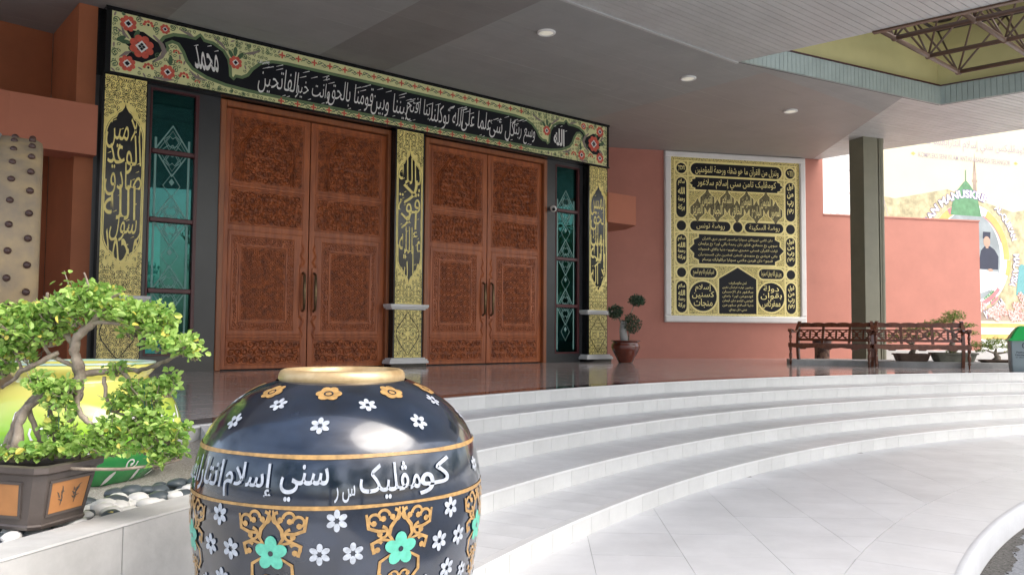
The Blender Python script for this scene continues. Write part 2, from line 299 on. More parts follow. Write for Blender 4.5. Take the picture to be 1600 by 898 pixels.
def shape(s):
    words = []
    for w in s.split(' '):
        out = []; i = 0; prev = False
        while i < len(w):
            c = w[i]
            if c == 'ل' and i + 1 < len(w) and w[i + 1] in 'اأإآ':
                out.append(chr({'ا': 0xFEFB, 'أ': 0xFEF7, 'إ': 0xFEF9, 'آ': 0xFEF5}[w[i + 1]] + (1 if prev else 0))); i += 2; prev = False; continue
            if c not in _AR: out.append(c); prev = False; i += 1; continue
            nxt = i + 1 < len(w) and w[i + 1] in _AR and c not in _RJ
            b = _AR[c]; k = (3 if prev and nxt else 2 if nxt else 1 if prev else 0)
            out.append(chr(b + k)); prev = nxt; i += 1
        words.append(''.join(reversed(out)))
    return ' '.join(reversed(words))
_TX = {}
def text_tris(s, arabic=True, weight=0.012):
    key = (s, arabic, weight)
    if key in _TX: return _TX[key]
    cu = bpy.data.curves.new('txt', 'FONT'); cu.body = shape(s) if arabic else s; cu.resolution_u = 3; cu.offset = weight
    o = bpy.data.objects.new('txt', cu); COL.objects.link(o); me = o.to_mesh(); me.calc_loop_triangles()
    v = [(p.co.x, p.co.y) for p in me.vertices]; t = [tuple(x.vertices) for x in me.loop_triangles]
    xs = [p[0] for p in v]; ys = [p[1] for p in v]; x0, x1, y0, y1 = min(xs), max(xs), min(ys), max(ys)
    v = [((x - x0) / (x1 - x0), (y - y0) / (y1 - y0)) for x, y in v]
    par = list(range(len(v)))
    def fd(i):
        while par[i] != i: par[i] = par[par[i]]; i = par[i]
        return i
    for a, b, c in t: par[fd(a)] = fd(b); par[fd(b)] = fd(c)
    ids = {}
    v = [(p[0], p[1], (ids.setdefault(fd(i), len(ids)) % 7) * .00013) for i, p in enumerate(v)]
    o.to_mesh_clear(); bpy.data.objects.remove(o); bpy.data.curves.remove(cu); _TX[key] = (v, t, (x1 - x0) / (y1 - y0)); return _TX[key]
# ------------------------------------------------------------------ flat painted shapes mapped on a surface
class D2:
    def __init__(s): s.v = []; s.t = []
    def tri(s, vs, ts):
        k = len(s.v); s.c = getattr(s, 'c', 0) + 1; dz = (s.c % 9) * .00011; s.v += [(p[0], p[1], dz + (p[2] if len(p) > 2 else 0)) for p in vs]; s.t += [tuple(i + k for i in t) for t in ts]; return s
    def poly(s, p): return s.tri(list(p), [tuple(t) for t in tessellate_polygon([[Vector((x, y, 0)) for x, y in p]])])
    def disc(s, x, y, r, n=14, ry=None, rot=0):
        ry = ry or r; c, d = cos(rot), sin(rot)
        return s.poly([(x + r * cos(2 * pi * i / n) * c - ry * sin(2 * pi * i / n) * d, y + r * cos(2 * pi * i / n) * d + ry * sin(2 * pi * i / n) * c) for i in range(n)])
    def rect(s, x0, y0, x1, y1): return s.tri([(x0, y0), (x1, y0), (x1, y1), (x0, y1)], [(0, 1, 2), (0, 2, 3)])
    def grid(s, x0, y0, x1, y1, nx): 
        for i in range(nx): s.rect(x0 + (x1 - x0) * i / nx, y0, x0 + (x1 - x0) * (i + 1) / nx, y1)
        return s
    def ribbon(s, pts, w, closed=False):
        n = len(pts); vs = []
        if not isinstance(w, (list, tuple)): w = [w] * n
        for i, p in enumerate(pts):
            a = pts[(i - 1) % n] if closed else pts[max(i - 1, 0)]; b = pts[(i + 1) % n] if closed else pts[min(i + 1, n - 1)]
            dx, dy = b[0] - a[0], b[1] - a[1]; l = hypot(dx, dy) or 1; nx, ny = -dy / l * w[i] / 2, dx / l * w[i] / 2
            vs += [(p[0] + nx, p[1] + ny), (p[0] - nx, p[1] - ny)]
        ts = []
        for i in range(n if closed else n - 1):
            a = 2 * i; b = 2 * ((i + 1) % n); ts += [(a, a + 1, b + 1), (a, b + 1, b)]
        return s.tri(vs, ts)
    def curl(s, x, y, r, a0, turns=1.4, w=.01, hand=1, n=14, bulb=True, sh=.78):
        pts = []; ws = []
        for i in range(n + 1):
            t = i / n; a = a0 + hand * turns * 2 * pi * t; rr = r * (1 - sh * t); pts.append((x + rr * cos(a), y + rr * sin(a))); ws.append(w * (1 - .35 * t))
        s.ribbon(pts, ws)
        if bulb: s.disc(pts[-1][0], pts[-1][1], w * .95, 7)
        return s
    def flower(s, x, y, r, n=6, rot=0, pr=.42, sy=1):
        for i in range(n):
            a = rot + 2 * pi * i / n; s.disc(x + cos(a) * r * .58, y + sin(a) * r * .58 * sy, r * pr, 9, r * pr * .62 if n > 5 else r * pr * .8, a)
        return s
    def text(s, str_, x0, y0, x1, y1, arabic=True, weight=.012, shear=0, xf=None):
        v, t, _ = text_tris(str_, arabic, weight)
        q = [(x0 + (x1 - x0) * a + shear * b * (y1 - y0), y0 + (y1 - y0) * b, c) for a, b, c in v]
        if xf: q = [xf(*p) for p in q]
        return s.tri(q, t)
    def emit(s, F, name, m, parent, off=0.0, stuff=False):
        mb = MB(); mb.v = [Vector(F(x, y, off + dz)) for x, y, dz in s.v]; mb.f = list(s.t); o = mb.build(name, m, parent)
        if stuff: o['kind'] = 'stuff'
        return o
# ------------------------------------------------------------------ plan geometry
CX, CY = 14.7298, -2.6124                       # centre of the round drop-off court
RR = [19.2123, 18.5862, 17.9091, 17.2454, 16.613]
FZ = .75
AX, AY = -4.96, 14.116
DU = (sin(.8718), cos(.8718)); DN = (cos(.8718), -sin(.8718))
def WP(u, w, z): return (AX + DU[0] * u + DN[0] * w, AY + DU[1] * u + DN[1] * w, z)
def P2(r, a): a = radians(a); return (CX + r * cos(a), CY + r * sin(a))
def arc_strip(mb, r0, r1, z0, z1, a0, a1, n):
    for i in range(n):
        a, b = a0 + (a1 - a0) * i / n, a0 + (a1 - a0) * (i + 1) / n
        p = [P2(r0, a), P2(r1, a), P2(r1, b), P2(r0, b)]
        mb.box8([(x, y, z0) for x, y in p] + [(x, y, z1) for x, y in p])
# ground, asphalt
g = MB().box((-150, -150, -.6), (150, 150, -.2)).build('ground', 'ground'); tag(g, kind='structure')
mb = MB(); arc_strip(mb, .02, 14.24, -.21, -.186, 0, 360, 96); tag(mb.build('road', 'asphalt'), kind='structure')
# dirt at the foot of the kerb
mb = MB(); rnd = random.Random(3)
for i in range(260):
    a = 125 + 28 * rnd.random(); r = 14.236 - abs(rnd.gauss(0, .07 + .05 * sin(a * 1.9) ** 2)); x, y = P2(r, a); s_ = .003 + .008 * rnd.random(); mb.ball((x, y, -.184), s_, 5, 3, (1, 1, .5))
o = tag(mb.build('grit', 'soil'), kind='stuff')
mb = MB(); rnd = random.Random(5); N = 260; w_ = .06
for i in range(N + 1):
    a = 122 + 34 * i / N; w_ = max(.015, min(.16, w_ + rnd.uniform(-.022, .022)))
    for r in (14.238, 14.238 - w_): x, y = P2(r, a); mb.v.append(Vector((x, y, -.182)))
for i in range(N): a = 2 * i; mb.f.append((a, a + 1, a + 3, a + 2))
mb.build('dirt_strip', 'dirt', empty('road_edge', (CX, CY, -.18), kind='structure'))
# ---- landing
land = empty('landing', (CX, CY, 0), kind='structure')
mb = MB(); arc_strip(mb, 14.28, 16.63, -.19, -.006, 80, 190, 90); mb.build('landing_bed', 'grout', land)
mb = MB(); arc_strip(mb, 14.28, 16.63, -.19, -.002, 190, 240, 30); mb.build('landing_end', 'tile_land', land)
def wedge_mesh(name, r0, r1, z0, z1, width, m, n=2, c=.0):
    mb = MB(); h = width / r1 / 2 * 180 / pi
    for i in range(n):
        a, b = -h + 2 * h * i / n, -h + 2 * h * (i + 1) / n; a, b = radians(a), radians(b)
        p = [(r0 * cos(a), r0 * sin(a)), (r1 * cos(a), r1 * sin(a)), (r1 * cos(b), r1 * sin(b)), (r0 * cos(b), r0 * sin(b))]
        mb.box8([(x, y, z0) for x, y in p] + [(x, y, z1) for x, y in p])
    me = bpy.data.meshes.new(name); me.from_pydata([tuple(v) for v in mb.v], [], mb.f); me.materials.append(MT[m]); me.update(); return me
me = wedge_mesh('border_tile', 14.30, 14.868, -.02, 0, .604, 'tile_land')
n_ = int(radians(100) * 14.868 / .607)
for i in range(n_): share('border_tile', me, land, (0, 0, 0), radians(85) + i * .607 / 14.868)
mb = MB()   # kerb with a rounded white edge
prof = [(14.24, -.2), (14.238, -.03), (14.245, -.008), (14.262, 0.004), (14.29, .003), (14.3005, .001)]
N = 150
for i in range(N + 1):
    a = 80 + 115 * i / N
    for r, z in prof: x, y = P2(r, a); mb.v.append(Vector((x, y, z)))
for i in range(N):
    for j in range(len(prof) - 1): a = i * 6 + j; mb.f.append((a, a + 1, a + 7, a + 6))
mb.build('kerb', 'kerbw', land, smooth=True)
th = radians(-2.0); ex = (cos(th), sin(th)); ey = (-sin(th), cos(th))
cells = []
for i in range(-22, 26):
    for j in range(-4, 26):
        x0 = .735 + i * .607; y0 = .10 + j * .607
        q = [(x0, y0), (x0 + .604, y0), (x0 + .604, y0 + .604), (x0, y0 + .604)]
        q = [(a * ex[0] + b * ey[0] + .22, a * ex[1] + b * ey[1]) for a, b in q]
        cx = sum(p[0] for p in q) / 4; cy = sum(p[1] for p in q) / 4; d = hypot(cx - CX, cy - CY); nx, ny = (cx - CX) / d, (cy - CY) / d
        az = math.degrees(atan2(ny, nx)) % 360
        if d < 14.4 or d > 17.2 or az < 84 or az > 189: continue
        q = clip(q, CX + nx * 16.612, CY + ny * 16.612, -nx, -ny)
        if len(q) > 2: q = clip(q, CX + nx * 14.872, CY + ny * 14.872, nx, ny)
        if len(q) > 2:
            ar = abs(sum(q[k][0] * q[(k + 1) % len(q)][1] - q[(k + 1) % len(q)][0] * q[k][1] for k in range(len(q)))) / 2
            if ar > .004: cells.append((hypot(cx, cy), q))
cells.sort(key=lambda c: c[0]); far = MB()
for k, (d, q) in enumerate(cells):
    dz = random.uniform(-.0006, .0006)
    if k < 290: MB().prism(q, -.02, dz).build('paving_tile', 'tile_land', land)
    else: far.prism(q, -.02, 0)
if far.v: tag(far.build('far_paving', 'tile_land', land), kind='stuff')
# ---- steps
A0, A1 = 84.0, 158.4
for k in range(5):
    zt = FZ - .15 * k; st = empty('step', (CX, CY, zt - .15), kind='structure'); R = RR[k]
    Rn = RR[k + 1] if k < 4 else None
    mb = MB(); arc_strip(mb, R + .012, R + .9, zt - .15 - (.1), zt - .028, A0, A1, 70); mb.build('step_core', 'grout', st)
    meR = wedge_mesh('riser_tile', R, R + .012, 0.0, .132, .2972, 'tile_riser', 1)
    meN = wedge_mesh('nosing_tile', R - .012, R + .05, .132, .150, .2985, 'nosing', 1)
    n_ = int(radians(A1 - A0) * R / .3)
    meT = wedge_mesh('tread_tile', R + .052, RR[k - 1] - .001, .13, .150, .2972 * RR[k - 1] / R, 'tile_tread', 1) if k > 0 else None
    for i in range(n_):
        a = radians(A1) - (i + .5) * .3 / R + (k * .07) % .1 / R; share('riser_tile', meR, st, (0, 0, 0), a)
        share('nosing_tile', meN, st, (0, 0, 0), a)
        if meT: share('tread_tile', meT, st, (0, 0, 0), a)
# ---- platform
pf = empty('platform', (CX, CY, FZ), kind='structure')
mb = MB(); pts = [P2(19.24, a) for a in [84 + (186 - 84) * i / 90 for i in range(91)]]
outer = [(-26, -6), (-26, 27), (16.5, 27), (16.5, 17.2)]
mb.prism(pts + [(-26, -4.8), (-26, 30), (16.6, 30)], .2, FZ - .006); mb.build('floor_bed', 'floor', pf)
meE = wedge_mesh('edge_tile', 19.262, 19.56, -.02, 0, .597, 'floor_edge')
for i in range(int(radians(76) * 19.56 / .6)): share('edge_tile', meE, pf, (0, 0, 0), radians(160) - (i + .5) * .6 / 19.56)
big = []
for i in range(-8, 33):
    for j in range(-4, 20):
        u0, w0 = -.4 + i * .6, -2.4 + j * .6
        q = [(WP(u, w, 0)[0], WP(u, w, 0)[1]) for u, w in ((u0, w0), (u0, w0 + .597), (u0 + .597, w0 + .597), (u0 + .597, w0))]
        cx = sum(p[0] for p in q) / 4; cy = sum(p[1] for p in q) / 4; d = hypot(cx - CX, cy - CY); nx, ny = (cx - CX) / d, (cy - CY) / d
        az = math.degrees(atan2(ny, nx)) % 360
        if d < 19.2 or az > 160 or az < 88 or cy > 24.6: continue
        q = clip(q, CX + nx * 19.563, CY + ny * 19.563, nx, ny)
        if len(q) > 2: big.append((hypot(cx, cy), q))
big.sort(key=lambda c: c[0]); far = MB()
for k, (d, q) in enumerate(big):
    if k < 295: MB().prism(q, FZ - .02, FZ + random.uniform(-.0003, .0003)).build('floor_tile', 'floor', pf)
    else: far.prism(q, FZ - .02, FZ)
if far.v: tag(far.build('far_floor', 'floor', pf), kind='stuff')
# ------------------------------------------------------------------ walls
wl = empty('wall', (2.3, 22.1, FZ), label='long terracotta wall behind the framed calligraphy panel, stepping down to a low end', cat='wall')
WX, WY = 4.181, 22.731; WD = (.97632, .21633); WN = (WD[1], -WD[0])
def PW(s, z, w=0): return (WX + WD[0] * s + WN[0] * w, WY + WD[1] * s + WN[1] * w, z)
F = lambda x, y, z: PW(x, z, y)
MB().box((-3.2, -.3, .3), (4.93, 0, 6.56), F).build('high_wall', 'terra', wl)
MB().box((4.93, -.3, .3), (10.2, -.002, 4.88), F).build('low_wall', 'terra', wl)
MB().box((4.93, -.32, 4.88), (10.22, .02, 4.92), F).build('coping', 'terra', wl)
# ledge beams on both sides of the door bay
FW = lambda x, y, z: WP(x, y, z)
rb = MB().prism([(9.3, .25), (10.3, .25), (10.75, -.5), (10.75, -1.4), (9.3, -1.4)], 4.12, 4.84, FW).build('ledge_beam', 'terra3', origin=WP(10, -.4, 4.12)); tag(rb, 'terracotta ledge beam jutting out right of the calligraphy pillars', 'beam')
lw = empty('recess_wall', WP(-3, -1.7, FZ), label='dark burnt orange recess wall left of the carved doors', cat='wall')
MB().box((-2.35, -1.8, .4), (-2.08, .02, 6.5), FW).build('side_wall', 'terra2', lw)
MB().prism([(-2.36, -1.78), (-9.0, -.9), (-9.0, -1.2), (-2.36, -2.1)], .4, 6.5, FW).build('back_wall', 'terra2', lw)
lb = MB().prism([(-2.10, .3), (-3.27, .3), (-9.0, 1.35), (-9.0, .6), (-3.3, -.3), (-2.10, -.3)], 4.10, 4.87, FW).build('ledge_beam', 'terra3', origin=WP(-4, 0, 4.1)); tag(lb, 'terracotta ledge beam crossing above the big drum, left of the pillars', 'beam')
# ------------------------------------------------------------------ ceiling
ce = empty('ceiling', (2, 14, 6.5), kind='structure')
CZ = 6.5
Pa = (4.2, 15.168); Pb = (9.385, 17.954); E1 = ((Pb[0] - Pa[0]), (Pb[1] - Pa[1])); l1 = hypot(*E1); E1 = (E1[0] / l1, E1[1] / l1); E2 = (.753, -.658)
Pd = (Pa[0] + E2[0] * 5.2, Pa[1] + E2[1] * 5.2); Pc = (Pb[0] + E2[0] * 5.2, Pb[1] + E2[1] * 5.2)
n1 = (-E1[1], E1[0])       # away from the opening, past edge ab
n2 = (-.658, -.753)        # left of line ad
YN = 2.5
SEAM0, SEAM1 = (8.30, 17.37), (8.70, 23.9)
def strips(name, poly, dirv, pitch, gap, mt, z=CZ, th=.02, stuff=False, off=0.0):
    px, py = -dirv[1], dirv[0]; t = [p[0] * px + p[1] * py for p in poly]; k0 = math.floor(min(t) / pitch) - 1; k1 = math.ceil(max(t) / pitch) + 1; allm = MB(); cnt = 0
    for k in range(k0, k1):
        a = k * pitch + gap / 2 + off; b = (k + 1) * pitch - gap / 2 + off
        q = clip(poly, px * a, py * a, px, py)
        if len(q) > 2: q = clip(q, px * b, py * b, -px, -py)
        if len(q) < 3: continue
        zz = z + random.uniform(-.001, .001)
        if stuff: allm.prism(q, zz, zz + th)
        else: MB().prism(q, zz, zz + th).build(name, mt, ce); cnt += 1
    if allm.v: o = allm.build(name, mt, ce); tag(o, kind='stuff')
    return cnt
def hp(poly, *cl):
    for c in cl:
        poly = clip(poly, *c)
        if len(poly) < 3: return []
    return poly
ALL = [(-18, 9), (-9, 5), (-4, YN), (8, YN), (13.5, 12), (16.5, 16.2), (12.53, 20.05), (9.35, 23.2), (8.7, 24.0), (2, 24.2), (-18, 24.2)]
s5 = (WP(0, 5.05, 0)[0], WP(0, 5.05, 0)[1])
# slab above everything
slab = MB(); slabs = [hp(ALL, (*Pa, *n2)), hp(ALL, (*Pa, -n2[0], -n2[1]), (*Pa, *n1)), hp(ALL, (*Pa, -n2[0], -n2[1]), (*Pa, -n1[0], -n1[1]), (Pb[0], Pb[1], -n2[0], -n2[1])), hp(ALL, (*Pa, -n2[0], -n2[1]), (*Pa, -n1[0], -n1[1]), (Pb[0], Pb[1], *n2), (*Pd, E2[0], E2[1]))]
for q in slabs:
    if len(q) > 2: slab.prism(q, CZ + .024, CZ + .3)
slab.build('ceiling_slab', 'ceilgap', ce)
zoneD = hp(ALL, (*s5, -DN[0], -DN[1]))
zD1 = hp(zoneD, (*SEAM0, -.998, .0612))
zD1a = hp(zD1, (*Pa, *n1)) ; 
for ua, ub, mt_ in ((-16, -1.1, 'ceil_shade'), (-1.1, 1.6, 'ceil'), (1.6, 3.0, 'ceil_shade'), (3.0, 8.6, 'ceil'), (8.6, 20, 'ceil_bounce')):
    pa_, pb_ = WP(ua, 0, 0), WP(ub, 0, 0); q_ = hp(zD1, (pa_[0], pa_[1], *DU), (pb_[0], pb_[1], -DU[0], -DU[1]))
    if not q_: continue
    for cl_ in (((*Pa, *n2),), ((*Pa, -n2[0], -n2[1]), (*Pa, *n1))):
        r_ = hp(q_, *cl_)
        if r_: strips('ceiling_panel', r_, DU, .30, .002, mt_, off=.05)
zoneN = hp(ALL, (*s5, *DN), (*Pa, *n2))
strips('ceiling_strip', zoneN, DU, .13, .010, 'ceil2')
extra = hp(ALL, (*s5, *DN), (*Pa, -n2[0], -n2[1]), (*Pa, *n1), (*SEAM0, -.998, .0612))
if extra: strips('ceiling_panel', extra, DU, .30, .002, 'ceil', off=.05)
zoneO = hp(ALL, (*SEAM0, .998, -.0612), (*Pa, *n1))
strips('ceiling_strip', zoneO, E1, .15, .016, 'ceil2')
zoneE = hp(ALL, (*Pa, -n1[0], -n1[1]), (Pb[0], Pb[1], -n2[0], -n2[1]))
strips('ceiling_strip', zoneE, E1, .15, .016, 'ceil2')
zoneP = hp(ALL, (*Pa, -n2[0], -n2[1]), (*Pa, -n1[0], -n1[1]), (Pb[0], Pb[1], *n2), (*Pd, E2[0], E2[1]))
if zoneP: strips('ceiling_strip', zoneP, DU, .2, .012, 'ceil2')
sp = [WP(u, 5.05, 0) for u in (-14, 7.72)]; MB().box((-14, 5.02, 6.478), (7.7, 5.07, 6.499), FW).build('seam_trim', 'ceil2', ce)
# outer edge fascia
ed = MB()
for a, b in (((16.5, 16.2), (12.53, 20.05)), ((12.53, 20.05), (9.35, 23.2)), ((-18, 9), (-9, 5)), ((-9, 5), (-4, YN)), ((-4, YN), (8, YN)), ((8, YN), (13.5, 12)), ((13.5, 12), (16.5, 16.2))):
    ed.tube([(a[0], a[1], CZ + .14), (b[0], b[1], CZ + .14)], .15, 4)
ed.build('canopy_edge', 'ceil2', ce)
for u, w in ((3.95, 3.86), (7.76, 3.86), (11.45, 3.86)):
    x, y, _ = WP(u, w, 0); o = empty('ceiling_light', (x, y, 6.48), label=None)
    tag(o, {3.95: 'round recessed downlight nearest the middle pillar, largest of the row', 7.76: 'round recessed downlight second from the right in the ceiling row', 11.45: 'round recessed downlight nearest the square column', .15: 'round recessed downlight above the left edge of the carved doors'}[u], 'ceiling light', 'downlights in the entrance ceiling')
    MB().lathe([(.155, .02), (.155, -.004), (.145, -.012), (.12, -.008), (.12, .01)], (x, y, 6.48), 24, cap0=False).build('trim_ring', 'whitep', o, smooth=True)
    MB().lathe([(.119, .004), (.10, -.006), (.05, -.010), (.001, -.011)], (x, y, 6.48), 24, cap0=False).build('diffuser', 'lamp', o, smooth=True)
# light well: fascia slats, ochre wall, roof, truss
well = empty('light_well', (Pa[0], Pa[1], CZ), label='ochre walled light well cut in the canopy ceiling, edged with grey green slats', cat='light well')
def edge_frame(a, b):
    dx, dy = b[0] - a[0], b[1] - a[1]; l = hypot(dx, dy); dx, dy = dx / l, dy / l; cx = (Pa[0] + Pc[0]) / 2 - a[0]; cy = (Pa[1] + Pc[1]) / 2 - a[1]
    nx, ny = -dy, dx
    if nx * cx + ny * cy < 0: nx, ny = -nx, -ny
    return l, (lambda x, y, z: (a[0] + dx * x + nx * y, a[1] + dy * x + ny * y, z))
for a, b in ((Pa, Pb), (Pb, Pc), (Pc, Pd), (Pd, Pa)):
    l, F = edge_frame(a, b); n_ = int(l / .11); p_ = l / n_
    if a is Pd:
        MB().box((0, -.05, CZ - .03), (l - 2.4, .05, CZ + .13), F).build('edge_beam', 'brown', well); continue
    for i in range(n_): 
        MB().box((i * p_ + .004, -.02, CZ + .004), ((i + 1) * p_ - .004, .03, CZ + .40 - .003 * (i % 2)), F).build('fascia_slat', 'fascia', well)
    MB().box((0, -.03, CZ - .006), (l, -.0205, CZ + .36), F).build('fascia_back', 'ceilgap', well)
    MB().box((-.03, .0, CZ + .41), (l + .03, .045, CZ + .43), F).build('drip_strip', 'mull', well)
    MB().box((-.1, -.25, CZ + .43), (l + .1, -.08, 8.9), F).build('well_wall', 'yellow', well)
MB().prism([(Pa[0] - 1, Pa[1] + .6), (Pb[0] + .3, Pb[1] + .9), (Pb[0] + 3.4, Pb[1] - 2.2), (Pa[0] + 2.2, Pa[1] - 2.7)], 8.9, 9.0).build('roof_lining', 'darkroof', well)
MB().box((8.6, 14.8, 8.35), (9.6, 18.0, 8.9)).build('roof_beam', 'darkroof', well)
mb = MB(); mb.ball((8.35, 16.9, 8.9), .55, 12, 6, (1, 1, .5)); mb.build('green_dome', 'greenp', well)
tr = empty('roof_truss', (8.72, 15.98, 6.6), label='brown steel space frame hanging in the light well of the canopy', cat='truss')
va, vb = (-1.05, -.92), (.9, -.86)
def nd(i, j, z=6.6): return (8.72 + va[0] * i + vb[0] * j, 15.98 + va[1] * i + vb[1] * j, z)
for j in range(5): MB().tube([nd(-.06, j), nd(2.6, j)], .042, 10).build('bottom_chord', 'brown', tr, smooth=True)
for i in range(3): MB().tube([nd(i, 0), nd(i, 4.4)], .042, 10).build('bottom_chord', 'brown', tr, smooth=True)
for i in (-.5, .5, 1.5, 2.5): MB().tube([nd(i, -.5, 7.75), nd(i, 4.5, 7.75)], .03, 8).build('top_chord', 'darkroof', tr, smooth=True)
for j in (-.5, .5, 1.5, 2.5, 3.5): MB().tube([nd(-.5, j, 7.75), nd(2.5, j, 7.75)], .03, 8).build('top_chord', 'darkroof', tr, smooth=True)
for i in range(3):
    for j in range(5):
        MB().ball(nd(i, j), .06, 8, 6).build('node', 'brown', tr, smooth=True)
        for di, dj in ((-.5, -.5), (-.5, .5), (.5, -.5), (.5, .5)): MB().tube([nd(i, j), nd(i + di, j + dj, 7.75)], .02, 6).build('diagonal', 'brown', tr, smooth=True)
# ------------------------------------------------------------------ column
co = empty('column', (9.1, 21.2, FZ), label='olive square column with downpipe behind the two benches', cat='column')
ca = radians(20); 
def FC(x, y, z): return (9.12 + cos(ca) * x - sin(ca) * y, 21.25 + sin(ca) * x + cos(ca) * y, z)
MB().prism([(-.27, -.25), (.19, -.25), (.19, .25), (-.27, .25)], .5, 6.5, FC).build('shaft', 'olive', co)
MB().box((.192, -.12, .5), (.23, .1, 6.5), FC).build('groove_web', 'blackm', co)
MB().box((.232, -.25, .5), (.262, -.2, 6.5), FC).build('flange', 'olive', co)
c = FC(.35, -.16, 0)
for z0, z1 in ((.5, 2.9), (2.9, 4.75), (4.75, 6.5)):
    mb = MB(); mb.lathe([(.085, z0), (.085, z1 - .12), (.092, z1 - .1), (.092, z1)], (c[0], c[1], 0), 20); mb.build('downpipe', 'olive', co, smooth='auto')
# ------------------------------------------------------------------ entrance wall: black surround, windows, doors
ew = empty('entrance_wall', WP(3.7, 0, FZ), label='black lacquered wall that holds the carved doors and the narrow teal windows', cat='wall')
def rectwall(u0, u1, z0, z1, nm='panel', m='blackm', w0=-.12, w1=0): return MB().box((u0, w0, z0), (u1, w1, z1), FW).build(nm, m, ew)
rectwall(-2.08, -1.25, .74, 5.43); rectwall(-.46, -.10, .74, 5.43); rectwall(-1.25, -.46, .74, 1.02); rectwall(-1.25, -.46, 5.40, 5.43)
rectwall(3.34, 4.12, .74, 5.43); rectwall(7.50, 7.78, .74, 5.43); rectwall(8.56, 9.40, .74, 5.43); rectwall(7.78, 8.56, .74, .95); rectwall(7.78, 8.56, 5.36, 5.43)
rectwall(-2.08, 9.40, 5.431, 6.498, m='black')
MB().box((-2.3, -3.0, .3), (9.5, -2.9, 6.6), FW).build('interior_wall', 'interior', ew); MB().box((9.35, -2.89, .3), (9.4, -.13, 6.5), FW).build('interior_wall', 'interior', ew); MB().box((-2.2, -2.89, 5.6), (9.34, -.13, 5.65), FW).build('interior_ceiling', 'interior', ew)
MB().box((-1.27, -1.6, .3), (-1.3, -.13, 6.5), FW).build('interior_wall', 'interior', ew)
def D2F(w):  # decal frame on a plane w in front of the door wall
    return lambda x, y, o: WP(x, w + o, y)
def window(u0, u1, z0, z1, mz, label, blind):
    t = empty('window', WP((u0 + u1) / 2, 0, z0), label=label, cat='window')
    f = MB()
    for a, b in (((u0, z0), (u0 + .035, z1)), ((u1 - .06, z0), (u1, z1)), ((u0 + .036, z0), (u1 - .061, z0 + .04)), ((u0 + .036, z1 - .04), (u1 - .061, z1))): f.bbox((a[0], -.09, a[1]), (b[0], .012, b[1]), FW, .006)
    f.build('frame', 'mull', t)
    zs = [z0 + .04] + mz + [z1 - .04]
    for z in mz: MB().bbox((u0 + .036, -.08, z - .04), (u1 - .061, .02, z + .04), FW, .012).build('glazing_bar', 'mull', t)
    for a, b in zip(zs[:-1], zs[1:]):
        lo = a + (.04 if a in mz else 0); hi = b - (.04 if b in mz else 0)
        MB().box((u0 + .036, -.056, lo), (u1 - .061, -.050, hi), FW).build('pane', 'glass', t)
    # etched diamonds
    d = D2(); cx = (u0 + u1) / 2 - .01; hw = (u1 - u0) / 2 - .06
    d.ribbon([(cx - hw * .80, z0 + .1), (cx - hw * .80, z1 - .8)], .035); d.ribbon([(cx + hw * .80, z0 + .1), (cx + hw * .80, z1 - .8)], .035)
    zc = z1 - 1.0
    while zc > z0 + .2:
        h = .42; w_ = hw * .82
        d.ribbon([(cx, zc + h), (cx + w_, zc), (cx, zc - h), (cx - w_, zc)], .03, True); d.ribbon([(cx, zc + h * .8), (cx + w_ * .8, zc), (cx, zc - h * .8), (cx - w_ * .8, zc)], .012, True)
        for s_ in (-1, 1):
            for q in (0, 1, 2):
                zz = zc + (q - 1) * h * .36; ww = w_ * (.62 - abs(q - 1) * .25)
                d.ribbon([(cx, zz + .05), (cx + s_ * ww * .4, zz + .09), (cx + s_ * ww, zz), (cx + s_ * ww * .4, zz - .09), (cx, zz - .05)], .014)
            d.ribbon([(cx + s_ * .05, zc + h * .6), (cx + s_ * .14, zc + .18), (cx + s_ * .05, zc), (cx + s_ * .14, zc - .18), (cx + s_ * .05, zc - h * .6)], .013)
        d.ribbon([(cx, zc + .09), (cx + .06, zc), (cx, zc - .09), (cx - .06, zc)], .012, True)
        d.poly([(cx, zc - h - .04), (cx + .045, zc - h - .1), (cx, zc - h - .16), (cx - .045, zc - h - .1)])
        zc -= 1.16
        d.ribbon([(cx, zc + 1.16 - .58 + .2), (cx + w_ * .5, zc + .58), (cx, zc + .58 - .2), (cx - w_ * .5, zc + .58)], .014, True)
    d.emit(D2F(-.0485), 'etched_ornament', 'etch', t, stuff=True)
    if blind: MB().box((u0 + .04, -.30, z0), (u0 + .30, -.27, 3.2), FW).build('blind', 'curtain', t)
    return t
window(-1.25, -.46, 1.02, 5.40, [2.08, 3.24, 4.36], 'tall narrow teal glass window with oxblood bars left of the carved doors', True)
window(7.78, 8.56, .95, 5.36, [2.06, 3.16, 4.29], 'tall narrow teal glass window with oxblood bars right of the carved doors', False)
